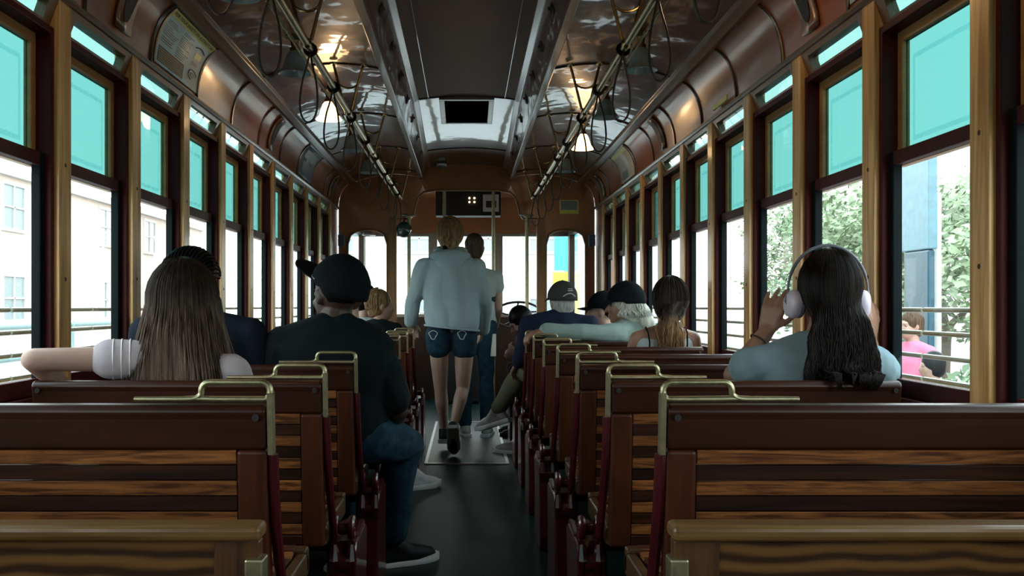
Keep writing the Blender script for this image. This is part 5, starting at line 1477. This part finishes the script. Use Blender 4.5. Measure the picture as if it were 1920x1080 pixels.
building('peach building farther along the street on the left', (-28, 28, GZ), (-16, 60, 5.6), M['peach_wall'], ('x', -16), [31, 35, 39, 44, 50], 2, w=1.6)
building('white building straight ahead beyond the windscreen', (-8, 46, GZ), (9, 56, 15), M['white_wall'], ('y', 46), [-5.5, -2.2, 1.0, 3.6, 6.6], 4, w=1.3, h=1.2, z0=.2, dz=3.4)
building('cream building behind the trees on the right', (22, -6, GZ), (30, 48, 6), M['cream_wall'], ('x', 22), [], 0)

sg = thing('street_sign', (5.4, 26, GZ), 'cyan and yellow sign panel seen through the right arched window', 'sign')
mb = MB(); mb.box((2.30, 26, 2.0), (2.90, 26.12, 4.2)); mb.obj('panel', M['cyan_sign'], sg)
mb = MB(); mb.box((2.25, 25.9, .3), (2.95, 25.98, 1.95)); mb.obj('yellow_board', M['yellow_sign'], sg)
mb = MB(); mb.box((2.36, 25.88, 1.55), (2.84, 25.9, 1.68)); mb.obj('print', M['kiosk_light'], sg)
mb = MB(); mb.box((2.55, 26.02, GZ), (2.65, 26.1, 2.0)); mb.obj('post', M['rail_teal'], sg)

# railings along the left pavement
for k, (y0, y1) in enumerate(((1.5, 4.9), (5.3, 8.7), (9.1, 13))):
    root = thing('street_railing', (-4.4, (y0 + y1) / 2, GZ), 'pale teal pipe railing by the left pavement, %s' % ('nearest the camera', 'middle stretch', 'farthest stretch')[k], 'railing', 'pipe railings on the left')
    for z in (.20, .55, .86):
        mb = MB(); mb.cyl((-4.4, y0, z), (-4.4, y1, z), .035, n=10); mb.obj('rail', M['rail_teal'], root, smooth=True)
    for y in (y0 + .1, (y0 + y1) / 2, y1 - .1):
        mb = MB(); mb.cyl((-4.4, y, GZ + .14), (-4.4, y, .89), .035, n=10); mb.obj('post', M['rail_teal'], root, smooth=True)

# kiosk column
kc = thing('kiosk_column', (4.25, 8.8, GZ), 'tall blue column standing by the right pavement', 'column')
mb = MB(); mb.box((4.0, 8.6, 1.55), (4.08, 9.15, 2.42)); mb.obj('upper_panel', M['kiosk_light'], kc, bevel=.012)
mb = MB(); mb.box((4.01, 8.62, GZ + .14), (4.07, 9.12, 1.55)); mb.obj('lower_panel', M['kiosk_dark'], kc, bevel=.02)
mb = MB(); mb.box((4.30, 9.1, GZ + .14), (4.36, 9.5, 2.1)); tag(mb.obj('pale_pillar', M['white_wall'], bevel=.02), 'pale square pillar beside the blue column on the right', 'pillar')

# trees
M['leaf'] = plain('leaf', (.13, .19, .10), .7, var=.45, scale=1.5); M['leaf_pale'] = plain('leaf_pale', (.20, .26, .15), .7, var=.35, scale=1.5); M['bark'] = plain('bark', (.16, .12, .09), .9)
def tree(x, y, h, r, label, mat, n=7000, seed=1):
    rnd = random.Random(seed); root = thing('street_tree', (x, y, GZ), label, 'tree', 'trees along the right side')
    mb = MB(); mb.tube([(x, y, GZ), (x + .1, y, GZ + h * .3), (x - .05, y + .1, GZ + h * .6)], [.2, .15, .10], n=10)
    for k in range(6):
        a = k * 1.1; mb.tube([(x, y, GZ + h * (.3 + .04 * k)), (x + r * .5 * math.cos(a), y + r * .5 * math.sin(a), GZ + h * (.5 + .05 * k))], [.08, .03], n=7)
    mb.obj('trunk', M['bark'], root, smooth=True)
    blobs = []
    for k in range(16):
        a = rnd.uniform(0, 6.3); q = r * math.sqrt(rnd.random()); blobs.append(V((x + q * math.cos(a), y + q * math.sin(a), GZ + h * rnd.uniform(.38, .95))))
    vs, fs = [], []
    for i in range(n):
        b = rnd.choice(blobs); d = V((rnd.gauss(0, 1), rnd.gauss(0, 1), rnd.gauss(0, 1))).normalized() * r * .42 * rnd.uniform(.6, 1.05)
        p = b + d; e1 = V((rnd.gauss(0, 1), rnd.gauss(0, 1), rnd.gauss(0, .6))).normalized(); e2 = e1.orthogonal().normalized(); L = rnd.uniform(.07, .14)
        k = len(vs); vs += [p - e1 * L, p + e2 * L * .45, p + e1 * L, p - e2 * L * .45]; fs.append((k, k + 1, k + 2, k + 3))
    mb = MB(); mb.mesh(vs, fs); mb.obj('foliage', mat, root)
tree(8.5, 13.5, 3.9, 1.6, 'leafy tree standing beyond the blue column', M['leaf_pale'], seed=1)
tree(7.6, 8.2, 3.6, 1.4, 'bushy tree nearest the tram on the right', M['leaf'], seed=2)
tree(9.5, 20, 4.2, 1.9, 'pale tree farther down the right pavement', M['leaf_pale'], seed=3)
tree(10.5, 28, 4.6, 2.2, 'large tree at the far end of the right pavement', M['leaf'], seed=4)
tree(14, 15.5, 5.2, 2.3, 'broad tree set back from the right pavement', M['leaf_pale'], seed=5)
tree(13, 36, 5.4, 2.6, 'farthest tree on the right side of the street', M['leaf_pale'], seed=6)
tree(7.2, 3.2, 3.4, 1.4, 'tree beside the nearest right window', M['leaf_pale'], seed=7)
def shrub(x, y, r, label, seed):
    rnd = random.Random(seed); vs, fs = [], []
    for i in range(700):
        d = V((rnd.gauss(0, 1), rnd.gauss(0, 1), abs(rnd.gauss(0, 1)))).normalized() * r * rnd.uniform(.6, 1); p = V((x, y, GZ + .14)) + V((d.x, d.y, d.z * 1.1)); e1 = V((rnd.gauss(0, 1), rnd.gauss(0, 1), rnd.gauss(0, 1))).normalized(); e2 = e1.orthogonal().normalized(); L = .09
        k = len(vs); vs += [p - e1 * L, p + e2 * L * .5, p + e1 * L, p - e2 * L * .5]; fs.append((k, k + 1, k + 2, k + 3))
    mb = MB(); mb.mesh(vs, fs); tag(mb.obj('shrub', M['leaf']), label, 'shrub', 'shrubs on the right pavement')
shrub(5.6, 9.6, .8, 'low green shrub behind the pedestrians', 1); shrub(6.4, 12.2, .9, 'low green shrub farther along the right pavement', 2)

# pedestrians on the right
def stand(x, y, k, sw, face, zs):
    P = V((x, y, zs + .93 * k)); N = P + V((0, 0, .50 * k)); J = dict(P=P, N=N, rv=V((0, -1, 0)), fv=V((-1, 0, 0)), sw=sw, head=N + V((-.02, 0, .155 * k)), face=V(face), k=k, hk=k)
    J['rv'], J['fv'] = V((.3, -.95, 0)).normalized(), V((-.95, -.3, 0)).normalized()
    for sd, q in (('L', -1), ('R', 1)):
        J['sh' + sd] = N + J['rv'] * q * (sw - .035) - V((0, 0, .062)); J['el' + sd] = J['sh' + sd] + J['rv'] * q * .05 + J['fv'] * .03 - V((0, 0, .27 * k)); J['wr' + sd] = J['el' + sd] + J['fv'] * .18 - V((0, 0, .12 * k))
        J['hp' + sd] = P + J['rv'] * q * .088 * k; J['kn' + sd] = P + J['rv'] * q * .09 - V((0, 0, .42 * k)); J['an' + sd] = V((J['kn' + sd].x, J['kn' + sd].y, zs + .09)); J['ft' + sd] = J['fv']; J['hd' + sd] = None
    return J
zs = GZ + .14
p = at(1712, 612, 8.0)
J = stand(p.x, 8.0, .97, .21, (-1, -.3, 0), zs); root, fr = person(J, 'person in a pink t-shirt standing outside the right windows', SK['fair'], vox=.012, base_z=zs)
shirt(J, root, M['pink_tee'], sleeve=.55, t=.016, vox=.012, belly=.03); trousers(J, root, M['jeans_blue'], vox=.012); shoes(J, root, M['shoe_white'], M['sole_white'])
mb = MB(); skull_hair(mb, J['head'], fr, .97, .012); voxel(mb, 'hair', hair_brown, root, .010, 4)
J = stand(3.32, 7.05, .80, .17, (-1, .2, 0), zs); root, fr = person(J, 'smaller person in a dark top outside the window, in front of the pink t-shirt', SK['fair'], vox=.012, base_z=zs)
shirt(J, root, M['tee_blue_grey'], sleeve=.55, t=.014, vox=.012); trousers(J, root, M['jeans_dark'], vox=.012); shoes(J, root, M['shoe_white'], M['sole_white'])
mb = MB(); skull_hair(mb, J['head'], fr, .80, .016); voxel(mb, 'hair', hair_dark, root, .010, 4)

# ------------------------------------------------------------------ daylight and camera
w = bpy.data.worlds.new('sky'); S.world = w; w.use_nodes = True
nt = w.node_tree
bg = nt.nodes['Background']
tc = node(nt, 'ShaderNodeTexCoord'); sx = node(nt, 'ShaderNodeSeparateXYZ'); nt.links.new(tc.outputs['Generated'], sx.inputs[0])
rp = ramp(nt, [(0.0, (.55, .56, .52)), (.5, (.98, 1.0, .96)), (1.0, (.72, .90, 1.0))])
mr = node(nt, 'ShaderNodeMapRange'); mr.inputs['From Min'].default_value = -1; mr.inputs['From Max'].default_value = 1
nt.links.new(sx.outputs['Z'], mr.inputs['Value']); nt.links.new(mr.outputs['Result'], rp.inputs['Fac']); nt.links.new(rp.outputs['Color'], bg.inputs['Color'])
bg.inputs['Strength'].default_value = 7.0

cam = bpy.data.cameras.new('camera'); co = bpy.data.objects.new('camera', cam); COL.objects.link(co)
co.location = (0, 0, EYE); co.rotation_euler = (PI / 2, 0, 0)
cam.sensor_width = 36; cam.lens = 36 * F / 1920
cam.shift_x = (960 - CX) / 1920; cam.shift_y = (CY - 540) / 1920
cam.clip_start = .05; cam.clip_end = 400
S.camera = co
S.view_settings.view_transform = 'Standard'; S.view_settings.look = 'None'; S.view_settings.gamma = 1; S.view_settings.use_curve_mapping = False
S.view_settings.exposure = 0.0
